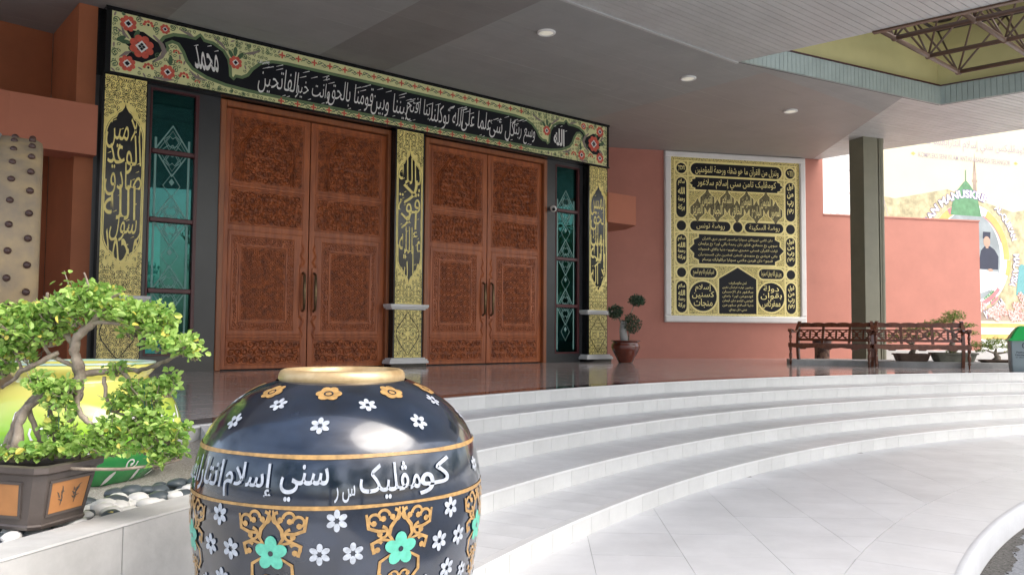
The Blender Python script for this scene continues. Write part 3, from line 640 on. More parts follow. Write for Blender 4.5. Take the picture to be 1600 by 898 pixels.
# --- carved doors
def ridge(mb, pts, w, h, F, y0=0.0, taper=True):
    n = len(pts); vs = []
    for i, p in enumerate(pts):
        a = pts[max(i - 1, 0)]; b = pts[min(i + 1, n - 1)]; dx, dz = b[0] - a[0], b[1] - a[1]; l = hypot(dx, dz) or 1; nx, nz = -dz / l, dx / l
        k = w / 2 * (1 - .5 * i / n if taper else 1)
        vs += [F(p[0] + nx * k, y0, p[1] + nz * k), F(p[0], y0 + h, p[1]), F(p[0] - nx * k, y0, p[1] - nz * k)]
    fs = []
    for i in range(n - 1): a = 3 * i; fs += [(a, a + 1, a + 4, a + 3), (a + 1, a + 2, a + 5, a + 4)]
    mb.add(vs, fs)
def curls(mb, x0, z0, x1, z1, F, y0, r=.055, w=.022, h=.012, seed=1, ok=None):
    rn = random.Random(seed); nx = max(1, round((x1 - x0) / (r * 1.75))); nz = max(1, round((z1 - z0) / (r * 1.75)))
    for i in range(nx):
        for j in range(nz):
            cx = x0 + (i + .5) * (x1 - x0) / nx; cz = z0 + (j + .5) * (z1 - z0) / nz
            cx += rn.uniform(-.2, .2) * r; cz += rn.uniform(-.2, .2) * r
            if ok and not ok(cx, cz): continue
            a0 = rn.uniform(0, 6.28); hd = rn.choice((-1, 1)); pts = []
            for k in range(10): t = k / 9; a = a0 + hd * 1.15 * 2 * pi * t; rr = r * (1 - .75 * t); pts.append((cx + rr * cos(a), cz + rr * sin(a)))
            ridge(mb, pts, w, h, F, y0)
def lattice(mb, x0, z0, x1, z1, F, y0, s=.115, w=.012, h=.009):
    nx = round((x1 - x0) / s); nz = round((z1 - z0) / s); sx = (x1 - x0) / nx; sz = (z1 - z0) / nz
    for i in range(nx):
        for j in range(nz):
            cx, cz = x0 + (i + .5) * sx, z0 + (j + .5) * sz
            r1, r2 = s * .48, s * .20; st_ = []
            for k in range(17): a = 2 * pi * k / 16; rr = r1 if k % 2 == 0 else r2 * 1.5; st_.append((cx + rr * cos(a), cz + rr * sin(a)))
            ridge(mb, st_, w, h, F, y0, False)
            ridge(mb, [(cx + r2 * .6 * cos(2 * pi * k / 6), cz + r2 * .6 * sin(2 * pi * k / 6)) for k in range(7)], w * .9, h, F, y0, False)
def moulding(mb, x0, z0, x1, z1, F, w=.03, y0=0, h=.009):
    for a, b in (((x0, z0), (x1, z0 + w)), ((x0, z1 - w), (x1, z1)), ((x0, z0 + w + .001), (x0 + w, z1 - w - .001)), ((x1 - w, z0 + w + .001), (x1, z1 - w - .001))): mb.bbox((a[0], y0 - .005, a[1]), (b[0], y0 + h, b[1]), F, .007)
LZ0, LZ1 = .775, 5.30
def leaf_parts(root, u0, w, mirror, LW_):
    L = lambda x, y, z: WP(u0 + (LW_ - x if mirror else x), w + y, z)
    lf = MB().box((0, -.06, LZ0), (LW_, 0, LZ1), L).build('leaf', 'wood', root)
    mo = MB()
    moulding(mo, .10, LZ0 + .06, LW_ - .10, 1.30, L, .025); moulding(mo, .10, 1.36, LW_ - .10, 3.20, L, .028); moulding(mo, .17, 1.44, LW_ - .17 - .09, 3.10, L, .02)
    moulding(mo, .30, 1.58, LW_ - .40, 2.94, L, .035, h=.012); moulding(mo, .10, 3.28, LW_ - .10, 3.92, L, .022); moulding(mo, .10, 4.0, LW_ - .10, LZ1 - .07, L, .03)
    mo.bbox((.10, -.004, 1.315), (LW_ - .1, .022, 1.345), L, .008); mo.bbox((.10, -.004, 3.935), (LW_ - .1, .020, 3.985), L, .008)
    mo.build('moulding', 'wood', lf)
    cv = MB(); cv.box((.13, -.006, LZ0 + .09), (LW_ - .13, .0008, 1.27), L); curls(cv, .15, LZ0 + .10, LW_ - .15, 1.26, L, .001, .07, .026, .017, 3)
    cv.build('carved_bottom_panel', 'woodc', lf)
    cv = MB(); cv.box((.335, -.006, 1.62), (LW_ - .435, .001, 2.905), L); lattice(cv, .36, 1.64, LW_ - .46, 2.885, L, .001)
    cv.build('star_lattice_panel', 'woodc', lf)
    cv = MB()
    for a, b, c_, d_ in ((.195, 1.47, LW_ - .285, 1.57), (.195, 2.95, LW_ - .285, 3.075), (.195, 1.575, .293, 2.945), (LW_ - .39, 1.575, LW_ - .285, 2.945)): curls(cv, a, b, c_, d_, L, .0, .038, .018, .010, 5)
    cv.build('carved_border', 'woodc', lf)
    cv = MB(); cv.box((.13, -.006, 3.31), (LW_ - .13, .001, 3.89), L); curls(cv, .15, 3.32, LW_ - .15, 3.88, L, .001, .062, .026, .016, 7)
    for k in range(14): x = .2 + k * .085; ridge(cv, [(x, 3.4), (x + .02, 3.6), (x + .05, 3.82)], .026, .012, L, .001)
    cv.build('carved_script_panel', 'woodc', lf)
    cv = MB(); cv.box((.14, -.006, 4.04), (LW_ - .14, .001, LZ1 - .11), L)
    cx = LW_ / 2
    inside = lambda x, z: abs(x - cx) < .48 - max(0, z - 4.75) * .95
    curls(cv, .16, 4.06, LW_ - .16, LZ1 - .12, L, .001, .062, .026, .020, 9, inside)
    curls(cv, .16, 4.06, LW_ - .16, LZ1 - .12, L, .001, .035, .015, .010, 11, lambda x, z: not inside(x, z))
    for off in (.50, .44): ridge(cv, [(cx - off, 4.05), (cx - off, 4.72), (cx - off * .5, 5.02), (cx, 5.16), (cx + off * .5, 5.02), (cx + off, 4.72), (cx + off, 4.05)], .04, .022, L, .001, False)
    cv.build('carved_arch_panel', 'woodc', lf)
    # handle
    hx = LW_ - .10
    pl_ = MB(); pl_.bbox((hx - .06, 0, 1.72), (hx + .04, .02, 2.60), L, .008)
    for s_ in (0, 1):
        zb, sg = (2.60, 1) if s_ == 0 else (1.72, -1)
        pts = [(hx - .045, zb), (hx + .02, zb + sg * .1), (hx - .035, zb + sg * .22), (hx + .01, zb + sg * .33), (hx - .02, zb + sg * .42)]
        ridge(pl_, pts, .075, .02, L, .001)
    pl_.build('handle_plate', 'wood', lf)
    MB().tube([L(hx, .02, 1.80), L(hx, .09, 1.84), L(hx, .10, 2.14), L(hx, .09, 2.46), L(hx, .02, 2.50)], [.022, .024, .030, .024, .022], 10).build('handle', 'brass', lf, smooth=True)
def doors(u0, u1, label):
    t = empty('double_door', WP((u0 + u1) / 2, -.05, FZ), label=label, cat='double door')
    fr = MB()
    fr.bbox((u0, -.14, FZ + .002), (u0 + .10, .03, 5.42), FW, .012); fr.bbox((u1 - .10, -.14, FZ + .002), (u1, .03, 5.42), FW, .012); fr.bbox((u0 + .101, -.14, 5.315), (u1 - .101, .03, 5.42), FW, .012)
    fr.build('door_frame', 'woodf', t)
    MB().box((u0 + .02, -.2, FZ), (u1 - .02, -.142, 5.42), FW).build('dark_gap', 'navy', t)
    lw_ = (u1 - u0 - .21 - .022) / 2; leaf_parts(t, u0 + .105, -.06, False, lw_); leaf_parts(t, u1 - .105 - lw_, -.06, True, lw_)
    return t
doors(-.10, 3.34, 'carved teak double door left of the middle gold pillar')
doors(4.12, 7.50, 'carved teak double door right of the middle gold pillar')
# --- gold pillars
def cart_pts(cx, hw, z0, z1):
    h = .36; L_ = [(0, z1), (.08, z1 - .07), (.20, z1 - .13), (.38, z1 - .17), (.47, z1 - .24), (.66, z1 - .28), (.82, z1 - .36), (.92, z1 - .44), (.97, z1 - .54)]
    R_ = [(cx + a * hw, z) for a, z in L_] + [(cx + a * hw, z0 + (z1 - z)) for a, z in reversed(L_)]
    Lf = [(cx - a * hw, z) for a, z in L_] + [(cx - a * hw, z0 + (z1 - z)) for a, z in reversed(L_)]
    return R_[:-1] + list(reversed(Lf))[:-1]
def inpoly(x, y, p):
    c = False; n = len(p)
    for i in range(n):
        a, b = p[i], p[(i + 1) % n]
        if (a[1] > y) != (b[1] > y) and x < (b[0] - a[0]) * (y - a[1]) / (b[1] - a[1]) + a[0]: c = not c
    return c
def pillar(u0, u1, label, rows, seed):
    cx = (u0 + u1) / 2; hw = (u1 - u0) / 2
    t = empty('pillar', WP(cx, .1, FZ), label=label, cat='pillar', group='gold calligraphy pillars')
    MB().box((u0, .001, FZ + .001), (u1, .20, 5.42), FW).build('shaft', 'black', t)
    MB().box((u0 - .07, .001, FZ + .002), (u1 + .07, .27, FZ + .065), FW).build('plinth', 'black', t)
    for z0, nm in ((FZ + .067, 'base_moulding'), (1.87, 'band_moulding')):
        m = MB()
        for a, b, e in ((0, .028, .06), (.0285, .055, .095), (.0555, .105, .11)) if nm == 'band_moulding' else ((0, .05, .115), (.0505, .08, .095), (.0805, .11, .06)): m.bbox((u0 - e, .001, z0 + a), (u1 + e, .2 + e * .8, z0 + b), FW, .006)
        m.build(nm, 'ptrim', t)
    F = D2F(.2002); gx0, gx1 = u0 + .035, u1 - .02
    cp = cart_pts((gx0 + gx1) / 2, (gx1 - gx0) / 2 - .012, 2.38, 5.02)
    D2().rect(gx0, .935, gx1, 1.865).rect(gx0, 1.98, gx1, 5.415).emit(F, 'gold_field', 'gold', t, .001)
    d = D2(); d.poly(cp); rn = random.Random(seed); r = .043
    def blackcurls(z0, z1, test=None):
        nz = round((z1 - z0) / (r * 1.72)); nx = 8; W_ = (gx1 - gx0)
        for j in range(nz):
            for i in range(nx // 2):
                x = gx0 + (i + .5) * W_ / nx; z = z0 + (j + .5) * (z1 - z0) / nz; a0 = rn.uniform(0, 6.28); hd = 1 if (i + j) % 2 else -1
                for sx in (1, -1):
                    xx = x if sx == 1 else gx0 + gx1 - x
                    if test and not test(xx, z): continue
                    d.curl(xx, z, r * .9, a0 if sx == 1 else pi - a0, 1.25, .0095, hd * sx, 11)
                    a = a0 + 2.2; d.disc(xx + sx * cos(a) * r * 1.05, z + sin(a) * r * 1.05, .016, 6, .009, a)
    big = [(gx0 + (a - gx0 - .3) * 1 + .3, z) for a, z in cp]
    blackcurls(2.0, 5.4, lambda x, z: not inpoly(x, z, cp) and not inpoly((x - cx) * .80 + cx, (z - 3.7) * .955 + 3.7, cp))
    blackcurls(.95, 1.855)
    lz = [(cx, 1.82), (cx + .10, 1.68), (cx + .235, 1.52), (cx + .27, 1.4), (cx + .235, 1.28), (cx + .10, 1.10), (cx, .98), (cx - .10, 1.10), (cx - .235, 1.28), (cx - .27, 1.4), (cx - .235, 1.52), (cx - .10, 1.68)]
    d.ribbon(lz, .016, True)
    d.emit(F, 'black_fretwork', 'black', t, .0025, stuff=True)
    g2 = D2(); q = [((a - (gx0 + gx1) / 2) * .955 + (gx0 + gx1) / 2, (z - 3.7) * .988 + 3.7) for a, z in cp]; g2.ribbon(q, .017, True)
    for k in range(8): a = k * pi / 4; g2.disc(cx + .035 * cos(a), 1.4 + .035 * sin(a), .026, 8, .014, a)
    g2.disc(cx, 1.4, .03)
    for s_, a, b, x0, x1, sh in rows: g2.text(s_, cx + x0 * hw * 1.12, a - .06, cx + x1 * hw * 1.08, b + .09, True, -.002, sh)
    for k in range(16):   # vowel strokes
        x = cx + rn.uniform(-.7, .6) * hw; z = 2.75 + k * .13; g2.ribbon([(x, z), (x + .05, z + .03)], [.004, .014])
    g2.emit(F, 'gold_calligraphy', 'gold', t, .004, stuff=True)
    return t
pillar(-2.02, -1.35, 'gold and black calligraphy pillar left of the left window, nearest the bonsai', [('محمد', 2.46, 2.92, -.7, .7, 0), ('رسول', 2.88, 3.26, -.5, .75, .1), ('الله', 3.22, 3.62, -.7, .55, 0), ('صادق', 3.58, 3.98, -.7, .75, 0), ('الوعد', 3.94, 4.42, -.6, .75, -.05), ('الأمين', 4.32, 4.88, -.72, .62, .05)], 21)
pillar(3.30, 3.97, 'gold and black calligraphy pillar standing between the two double doors', [('ما شا', 2.50, 3.05, -.7, .72, 0), ('ء الله', 3.0, 3.42, -.6, .75, 0), ('إلا', 3.36, 3.76, -.6, .55, .05), ('قوة', 3.72, 4.10, -.7, .7, 0), ('لا', 4.02, 4.36, -.5, .5, .1), ('بالله', 4.28, 4.80, -.7, .72, 0)], 22)
pillar(8.67, 9.32, 'gold and black calligraphy pillar right of the right window, beside the potted topiary', [('لا إله', 2.46, 2.98, -.7, .7, 0), ('إلا', 2.92, 3.25, -.5, .7, .1), ('الله', 3.2, 3.6, -.7, .6, 0), ('الملك', 3.56, 3.98, -.7, .75, 0), ('الحق', 3.94, 4.36, -.7, .75, 0), ('المبين', 4.30, 4.82, -.72, .7, 0)], 23)
# --- header board
hd = empty('header_board', WP(3.68, .2, 5.43), label='long floral header board with white calligraphy on black, above both carved doors', cat='sign board')
MB().box((-2.0, .001, 5.432), (9.36, .205, 6.496), FW).build('board', 'black', hd)
F = D2F(.2052)
D2().grid(-1.92, 5.475, 9.28, 6.435, 20).emit(F, 'cream_field', 'cream', hd, .001)
MB().box((-2.01, .19, 5.43), (9.37, .225, 5.465), FW).build('lower_bead', 'black', hd); MB().box((-2.01, .19, 6.45), (9.37, .225, 6.497), FW).build('upper_bead', 'black', hd)
H0 = [(3.68, 6.215), (2.4, 6.215), (1.0, 6.215), (.72, 6.19), (.50, 6.11), (.36, 5.98), (.28, 5.86), (.18, 5.80), (.07, 5.80), (.03, 5.74), (-.02, 5.78), (-.03, 5.92), (-.06, 6.06), (-.15, 6.19), (-.33, 6.28), (-.48, 6.29), (-.55, 6.37), (-.63, 6.29), (-.80, 6.29), (-.98, 6.27), (-1.13, 6.19), (-1.20, 6.08), (-1.17, 5.98), (-1.10, 5.96), (-1.06, 6.03), (-1.09, 6.09), (-1.0, 6.15), (-.90, 6.13), (-.82, 6.02), (-.76, 5.88), (-.66, 5.77), (-.42, 5.67), (-.1, 5.61), (.3, 5.585), (1.0, 5.58), (2.4, 5.58), (3.68, 5.58)]
H1 = [(7.36 - a, z) for a, z in reversed(H0)]
cart = H0 + H1[1:-1]
D2().poly(cart).emit(F, 'black_cartouche', 'navy', hd, .003)
D2().ribbon(cart, .055, True).emit(F, 'green_outline', 'mgreen', hd, .0045)
gr = D2(); wh = D2(); nv = D2(); mv = D2(); sm = D2(); rn = random.Random(4)
def fl(x, z, r, n=8):
    rd = D2()
    for k in range(n): a = 2 * pi * k / n + pi / n; rd.disc(x + cos(a) * r * .66, z + sin(a) * r * .66, r * .30, 12)
    wh.poly([(x + r * .50 * cos(pi / 2 * k), z + r * .50 * sin(pi / 2 * k)) for k in range(4)]); nv.poly([(x + r * .30 * cos(pi / 2 * k), z + r * .30 * sin(pi / 2 * k)) for k in range(4)]); rd.emit(F, 'red_flower', 'red', hd, .0075)
def halffl(x, z, r):
    rd = D2()
    for k in range(5): a = pi * k / 4; rd.disc(x + cos(a) * r * .7, z + sin(a) * r * .6, r * .27, 9)
    nv.disc(x, z, r * .22, 8); rd.emit(F, 'red_half_flower', 'red', hd, .0075)
def side(mx):
    X = (lambda x: x) if not mx else (lambda x: 7.36 - x)
    s_ = -1 if mx else 1
    # dark ground behind the corner bouquet
    nv.poly([(X(a), b) for a, b in ((-1.72, 5.72), (-1.45, 5.70), (-1.22, 5.84), (-1.16, 5.96), (-1.22, 6.08), (-1.45, 6.2), (-1.72, 6.18), (-1.6, 6.02), (-1.72, 5.95), (-1.6, 5.88))])
    mv.ribbon([(X(-1.30), 5.74), (X(-1.16), 5.86), (X(-1.12), 5.96), (X(-1.16), 6.06), (X(-1.30), 6.18)], [.03, .06, .08, .06, .03])
    for x, z, r in ((-1.68, 6.28, .135), (-1.68, 5.64, .135), (-1.06, 5.63, .125), (-1.12, 6.325, .085), (.06, 6.03, .12)): fl(X(x), z, r)
    fl(X(-1.47), 5.955, .20, 8); nv.disc(X(-1.47), 5.955, .055, 4, rot=0)
    for x, z, r in ((-1.38, 6.33, .09), (-1.36, 5.64, .09), (-.80, 5.61, .09), (-.58, 5.56, .05), (-.93, 5.98, .06), (-.88, 5.83, .05)): halffl(X(x), z, r)
    for x, z, r, a, h in ((-1.86, 6.3, .055, 0, 1), (-1.86, 6.12, .06, 2, -1), (-1.86, 5.78, .06, 1, 1), (-1.86, 5.6, .055, 3, -1), (-1.52, 6.38, .05, 1, 1), (-1.25, 6.3, .06, 2, 1), (-1.0, 6.38, .05, 4, 1), (-1.2, 5.56, .06, 0, -1), (-1.24, 5.72, .06, 2, 1), (-.92, 5.58, .05, 1, -1), (-1.0, 5.82, .07, 3, 1), (-1.22, 5.86, .05, 1, 1), (-.82, 6.38, .045, 0, 1), (-.65, 5.62, .045, 2, -1), (-.4, 5.545, .045, 2, 1), (-.28, 6.37, .05, 1, -1), (-.12, 6.34, .05, 3, 1), (.1, 6.36, .05, 2, 1), (.28, 6.37, .045, 1, -1), (.22, 6.18, .06, 2, 1), (.45, 6.34, .045, 4, 1), (.62, 6.33, .045, 2, -1), (-.2, 5.53, .04, 1, 1), (.0, 5.53, .035, 2, -1), (.2, 5.52, .035, 4, 1), (-1.75, 6.42, .03, 2, 1), (-.93, 5.7, .05, 2, 1)):
        gr.curl(X(x), z, r, a if not mx else pi - a, 1.3, .016, h * s_, 14)
    for x, z, a in ((-1.72, 5.98, .1), (-1.78, 6.02, .6), (-1.6, 5.86, -.5), (-1.55, 6.14, 1.2), (.05, 6.22, 1.5), (-.02, 6.16, 2.1), (.14, 6.16, .9), (-1.02, 5.83, 1.5)):
        gr.disc(X(x), z, .085, 10, .035, a if not mx else pi - a); nv.disc(X(x), z, .05, 8, .013, a if not mx else pi - a)
    for p in (((-1.78, 6.22), (-1.74, 6.1), (-1.66, 6.04)), ((-1.8, 5.72), (-1.7, 5.8), (-1.62, 5.85)), ((-.9, 6.38), (-.72, 6.33), (-.66, 6.30)), ((-.32, 6.37), (-.2, 6.30), (-.1, 6.2)), ((.2, 6.22), (.36, 6.26), (.5, 6.34)), ((-1.28, 5.5), (-1.1, 5.5), (-.95, 5.52)), ((-.42, 5.62), (-.6, 5.64), (-.72, 5.74))):
        mv.ribbon([(X(a), b) for a, b in p], [.01, .055, .012])
side(False); side(True)
FL_ = [(-1.68, 6.28, .15), (-1.68, 5.64, .15), (-1.06, 5.63, .14), (-1.12, 6.325, .10), (.06, 6.03, .14), (-1.47, 5.955, .30), (-1.38, 6.33, .09), (-1.36, 5.64, .09), (-.80, 5.61, .09)]
for i_ in range(36):
    for j_ in range(12):
        x = -1.88 + i_ * .078 + rn.uniform(-.012, .012); z = 5.51 + j_ * .08 + rn.uniform(-.012, .012)
        if z > 6.41 or any(hypot(x - a, z - b) < c + .02 for a, b, c in FL_): continue
        if any(inpoly(x + dx, z + dz, cart) for dx, dz in ((0, 0), (.06, 0), (-.06, 0), (0, .06), (0, -.06))): continue
        a = rn.uniform(0, 6.28); h_ = rn.choice((-1, 1))
        for sgn in (1, -1):
            X = x if sgn == 1 else 7.36 - x
            if rn.random() < .12: mv.disc(X, z, .04, 8, .014, a * sgn)
            else: gr.curl(X, z, .034, a if sgn == 1 else pi - a, .9, .0115, h_ * sgn, 9)
k = 0; u = .90
while u < 6.6:
    for z in (6.345, 5.52):
        for q in range(4): a = q * pi / 2; sm.disc(u + .03 * cos(a), z + .03 * sin(a), .034, 6, .017, a)
        gr.curl(u + .105, z + .008, .045, 0, .9, .015, 1, 9); gr.curl(u + .21, z - .008, .045, pi, .9, .015, 1, 9); gr.ribbon([(u + .05, z - .03), (u + .16, z + .035), (u + .27, z - .03)], .012)
        mv.disc(u + .16, z + (.02 if k % 2 else -.02), .03, 6, .009, .5)
    k += 1; u += .313
nv.emit(F, 'dark_motifs', 'navy', hd, .0055, stuff=True); gr.emit(F, 'green_scrolls', 'dgreen', hd, .0062, stuff=True); mv.emit(F, 'mauve_leaves', 'mauve', hd, .0068, stuff=True)
sm.emit(F, 'small_red_crosses', 'red', hd, .0075, True); wh.emit(F, 'white_centres', 'whitep', hd, .0084, True)
n2_ = D2()
for X in ((lambda x: x), (lambda x: 7.36 - x)):
    for x, z, r in ((-1.68, 6.28, .135), (-1.68, 5.64, .135), (-1.06, 5.63, .125), (-1.12, 6.325, .085), (.06, 6.03, .12)): n2_.poly([(X(x) + r * .30 * cos(pi / 2 * k), z + r * .30 * sin(pi / 2 * k)) for k in range(4)])
    for a, b in ((-.03, 0), (.03, 0), (0, .035), (0, -.035)): n2_.poly([(X(-1.47) + a + .03 * cos(pi / 2 * k), 5.955 + b + .03 * sin(pi / 2 * k)) for k in range(4)])
n2_.emit(F, 'flower_eyes', 'navy', hd, .0095, stuff=True)
tx = D2()
words = 'وسع ربنا كل شئ علما على الله توكلنا ربنا افتح بيننا وبين قومنا بالحق وأنت خير الفاتحين'.split(' ')
chunks = [' '.join(words[i:i + 2]) for i in range(0, len(words), 2)]
asp = [text_tris(c, True, .03)[2] for c in chunks]; wds = [max(.45, min(a, 4.2)) for a in asp]
tot = sum(wds); xr = 6.92; span = 6.92 - .48; rn = random.Random(5)
for c, w_ in zip(chunks, wds):
    tx = D2(); wd = w_ / tot * span; dz = rn.uniform(-.02, .03); tx.text(c, xr - wd * 1.04, 5.61 + dz, xr, 6.11 + dz, True, -.006, .10)
    for q in range(5): x = xr - wd * rn.uniform(.05, .95); z = rn.uniform(6.02, 6.15); tx.ribbon([(x - .07, z - .03), (x + .06, z + .025)], [.005, .016])
    for q in range(2): x = xr - wd * rn.uniform(.1, .9); z = rn.uniform(5.60, 5.66); tx.ribbon([(x - .03, z - .01), (x + .03, z + .015)], [.006, .016])
    xr -= wd; tx.emit(F, 'white_words', 'whitep', hd, .0055)
tx = D2()
tx.text('محمد', -.62, 5.78, -.22, 6.18, True, .008, -.1); tx.text('الله', 7.52, 5.74, 7.86, 6.14, True, .03, 0); tx.text('الأعراف', .45, 6.10, .66, 6.19, True, .02)
for x, z in ((-.62, 6.16), (-.40, 6.2), (-.28, 6.14), (7.55, 6.16), (7.75, 6.19), (7.9, 6.1)): tx.ribbon([(x - .03, z), (x + .04, z + .03)], [.006, .018])
tx.emit(F, 'white_calligraphy', 'whitep', hd, .0055)
cc = empty('security_camera', WP(7.66, .02, 4.25), label='small round white security camera on the black wall left of the right window', cat='camera')
mb = MB(); c0 = Vector(WP(7.66, .0, 4.30)); c1 = Vector(WP(7.66, .05, 4.30)); c2 = Vector(WP(7.60, .13, 4.28)); mb.tube([c0, c1], .05, 14); mb.build('mount', 'whitep', cc, smooth='auto')
MB().ball(c2, .075, 14, 9).build('housing', 'whitep', cc, smooth=True); MB().ball(c2 + Vector((DN[0] * .05 - .03, DN[1] * .05 - .02, -.02)), .042, 10, 7).build('lens_dome', 'black', cc, smooth=True)
# ------------------------------------------------------------------ framed calligraphy panel
fp = empty('framed_calligraphy', PW(2.16, 1.75, 0), label='large gold and black calligraphy panel in a white frame on the terracotta wall', cat='framed panel')
Fb = lambda x, y, z: PW(x, z, y)
fr = MB()
for a, b in (((0, 1.745), (4.32, 1.93)), ((0, 6.33), (4.32, 6.485)), ((0, 1.931), (.185, 6.329)), ((4.135, 1.931), (4.32, 6.329))): fr.bbox((a[0], .002, a[1]), (b[0], .10, b[1]), Fb, .03)
fr.build('frame', 'whitep', fp)
MB().box((.18, .002, 1.92), (4.14, .045, 6.34), Fb).build('panel', 'goldp2', fp)
FP = lambda x, y, o: PW(x, y, .0462 + o)
Z = lambda t: 6.48 - 4.73 * t
g1 = D2()
def capsule(d, x0, z0, x1, z1, n=7):
    if (x1 - x0) > (z1 - z0): r = (z1 - z0) / 2; c = (z0 + z1) / 2; return d.poly([(x1 - r + r * cos(-pi / 2 + pi * i / n), c + r * sin(-pi / 2 + pi * i / n)) for i in range(n + 1)] + [(x0 + r + r * cos(pi / 2 + pi * i / n), c + r * sin(pi / 2 + pi * i / n)) for i in range(n + 1)])
    r = (x1 - x0) / 2; c = (x0 + x1) / 2; return d.poly([(c + r * cos(pi * i / n), z1 - r + r * sin(pi * i / n)) for i in range(n + 1)] + [(c + r * cos(pi + pi * i / n), z0 + r + r * sin(pi + pi * i / n)) for i in range(n + 1)])
def scal(x0, z0, x1, z1, k=.10):
    return [(x0 + k, z0), (x1 - k, z0), (x1 - k, z0 + (z1 - z0) * .12), (x1 - k * .45, z0 + (z1 - z0) * .2), (x1 - k * .5, z0 + (z1 - z0) * .34), (x1, (z0 + z1) / 2), (x1 - k * .5, z0 + (z1 - z0) * .66), (x1 - k * .45, z0 + (z1 - z0) * .8), (x1 - k, z0 + (z1 - z0) * .88), (x1 - k, z1), (x0 + k, z1), (x0 + k, z0 + (z1 - z0) * .88), (x0 + k * .45, z0 + (z1 - z0) * .8), (x0 + k * .5, z0 + (z1 - z0) * .66), (x0, (z0 + z1) / 2), (x0 + k * .5, z0 + (z1 - z0) * .34), (x0 + k * .45, z0 + (z1 - z0) * .2), (x0 + k, z0 + (z1 - z0) * .12)]
bk = D2(); bo = D2(); tt = D2(); lo_ = D2()
def box_ln(x0, z0, x1, z1, w=.05): g1.ribbon([(x0, z0), (x1, z0), (x1, z1), (x0, z1)], w, True)
box_ln(.30, Z(.955), 4.03, Z(.052)); box_ln(.70, Z(.955), 3.66, Z(.052))
for t in (.139, .224, .395, .475, .665): g1.ribbon([(.70, Z(t)), (3.66, Z(t))], .04)
for t in (.142, .398, .475, .672, .748): g1.ribbon([(.30, Z(t)), (.70, Z(t))], .04); g1.ribbon([(3.66, Z(t)), (4.03, Z(t))], .04)
def dark(fn, grow=.045):  # black shape with a gold rim
    fn(g1, grow); fn(bk, 0)
dark(lambda d, g: capsule(d, .78 - g, Z(.134) - g, 3.58 + g, Z(.062) + g)); dark(lambda d, g: d.poly(scal(.74 - g, Z(.219) - g * .6, 3.62 + g, Z(.146) + g * .6, .18)))
dark(lambda d, g: capsule(d, .76 - g, Z(.462) - g, 1.98 + g, Z(.405) + g)); dark(lambda d, g: capsule(d, 2.42 - g, Z(.462) - g, 3.62 + g, Z(.405) + g)); dark(lambda d, g: d.disc(2.2, Z(.434), .145 + g, 18))
dark(lambda d, g: d.poly(scal(.74 - g, Z(.655) - g * .6, 3.63 + g, Z(.483) + g * .6, .28)))
dark(lambda d, g: d.poly([(1.62 - g, Z(.948)), (2.76 + g, Z(.948)), (2.76 + g, Z(.742)), (2.19, Z(.675) + g * 1.3), (1.62 - g, Z(.742))]))
dark(lambda d, g: capsule(d, .76 - g, Z(.738) - g, 1.55 + g, Z(.680) + g)); dark(lambda d, g: capsule(d, 2.84 - g, Z(.738) - g, 3.62 + g, Z(.680) + g))
dark(lambda d, g: d.disc(1.14, Z(.848), .41 + g, 28)); dark(lambda d, g: d.disc(3.22, Z(.848), .41 + g, 28))
for cx in (.50, 3.845):
    dark(lambda d, g: d.disc(cx, Z(.097), .145 + g, 18)); dark(lambda d, g: capsule(d, cx - .15 - g, Z(.388) - g, cx + .15 + g, Z(.152) + g)); dark(lambda d, g: d.disc(cx, Z(.436), .14 + g, 18))
    dark(lambda d, g: capsule(d, cx - .15 - g, Z(.662) - g, cx + .15 + g, Z(.487) + g)); dark(lambda d, g: d.disc(cx, Z(.710), .135 + g, 18)); dark(lambda d, g: capsule(d, cx - .15 - g, Z(.945) - g, cx + .15 + g, Z(.760) + g))
    for t in (.097, .436, .710): bo.flower(cx, Z(t), .11, 8)
def lozenge(cx, cz, g=0): return [(cx, cz + .34 + g), (cx + .06 + g, cz + .22), (cx + .21 + g, cz + .09), (cx + .21 + g, cz - .09), (cx + .06 + g, cz - .22), (cx, cz - .34 - g), (cx - .06 - g, cz - .22), (cx - .21 - g, cz - .09), (cx - .21 - g, cz + .09), (cx - .06 - g, cz + .22)]
nm_ = ['القدوس', 'السلام', 'المؤمن', 'المهيمن', 'العزيز', 'الجبار', 'الخالق', 'البارئ', 'المصور']
for i in range(4): g1.poly(lozenge(1.28 + i * .60, Z(.282), .035)); lo_.poly(lozenge(1.28 + i * .60, Z(.282))); tt.text(nm_[i], 1.28 + i * .6 - .15, Z(.282) - .17, 1.28 + i * .6 + .15, Z(.282) + .17, True, .02)
for i in range(5): g1.poly(lozenge(.98 + i * .60, Z(.342), .035)); lo_.poly(lozenge(.98 + i * .60, Z(.342))); tt.text(nm_[4 + i], .98 + i * .6 - .15, Z(.342) - .17, .98 + i * .6 + .15, Z(.342) + .17, True, .02)
lo_.emit(FP, 'diamond_medallions', 'olivep', fp, .0035, stuff=True); g1.emit(FP, 'gold_borders', 'goldb', fp, .001, stuff=True); bk.emit(FP, 'black_cartouches', 'navy', fp, .0035, stuff=True)
def line(s_, x0, t0, x1, t1, w=.03, sh=0): tt.text(s_, x0, Z(t1), x1, Z(t0), True, w * .2, sh)
line('وننزل من القرآن ما هو شفاء ورحمة للمؤمنين', .92, .070, 3.48, .128); line('كومڤليک تامن سني إسلام سلاغور', .98, .153, 3.4, .212)
line('روضة تونس', .95, .414, 1.80, .455, .025); line('روضة السكينة', 2.55, .414, 3.5, .455, .025); line('الله', 3.75, .115, 3.95, .08); line('محمد', .40, .115, .60, .08)
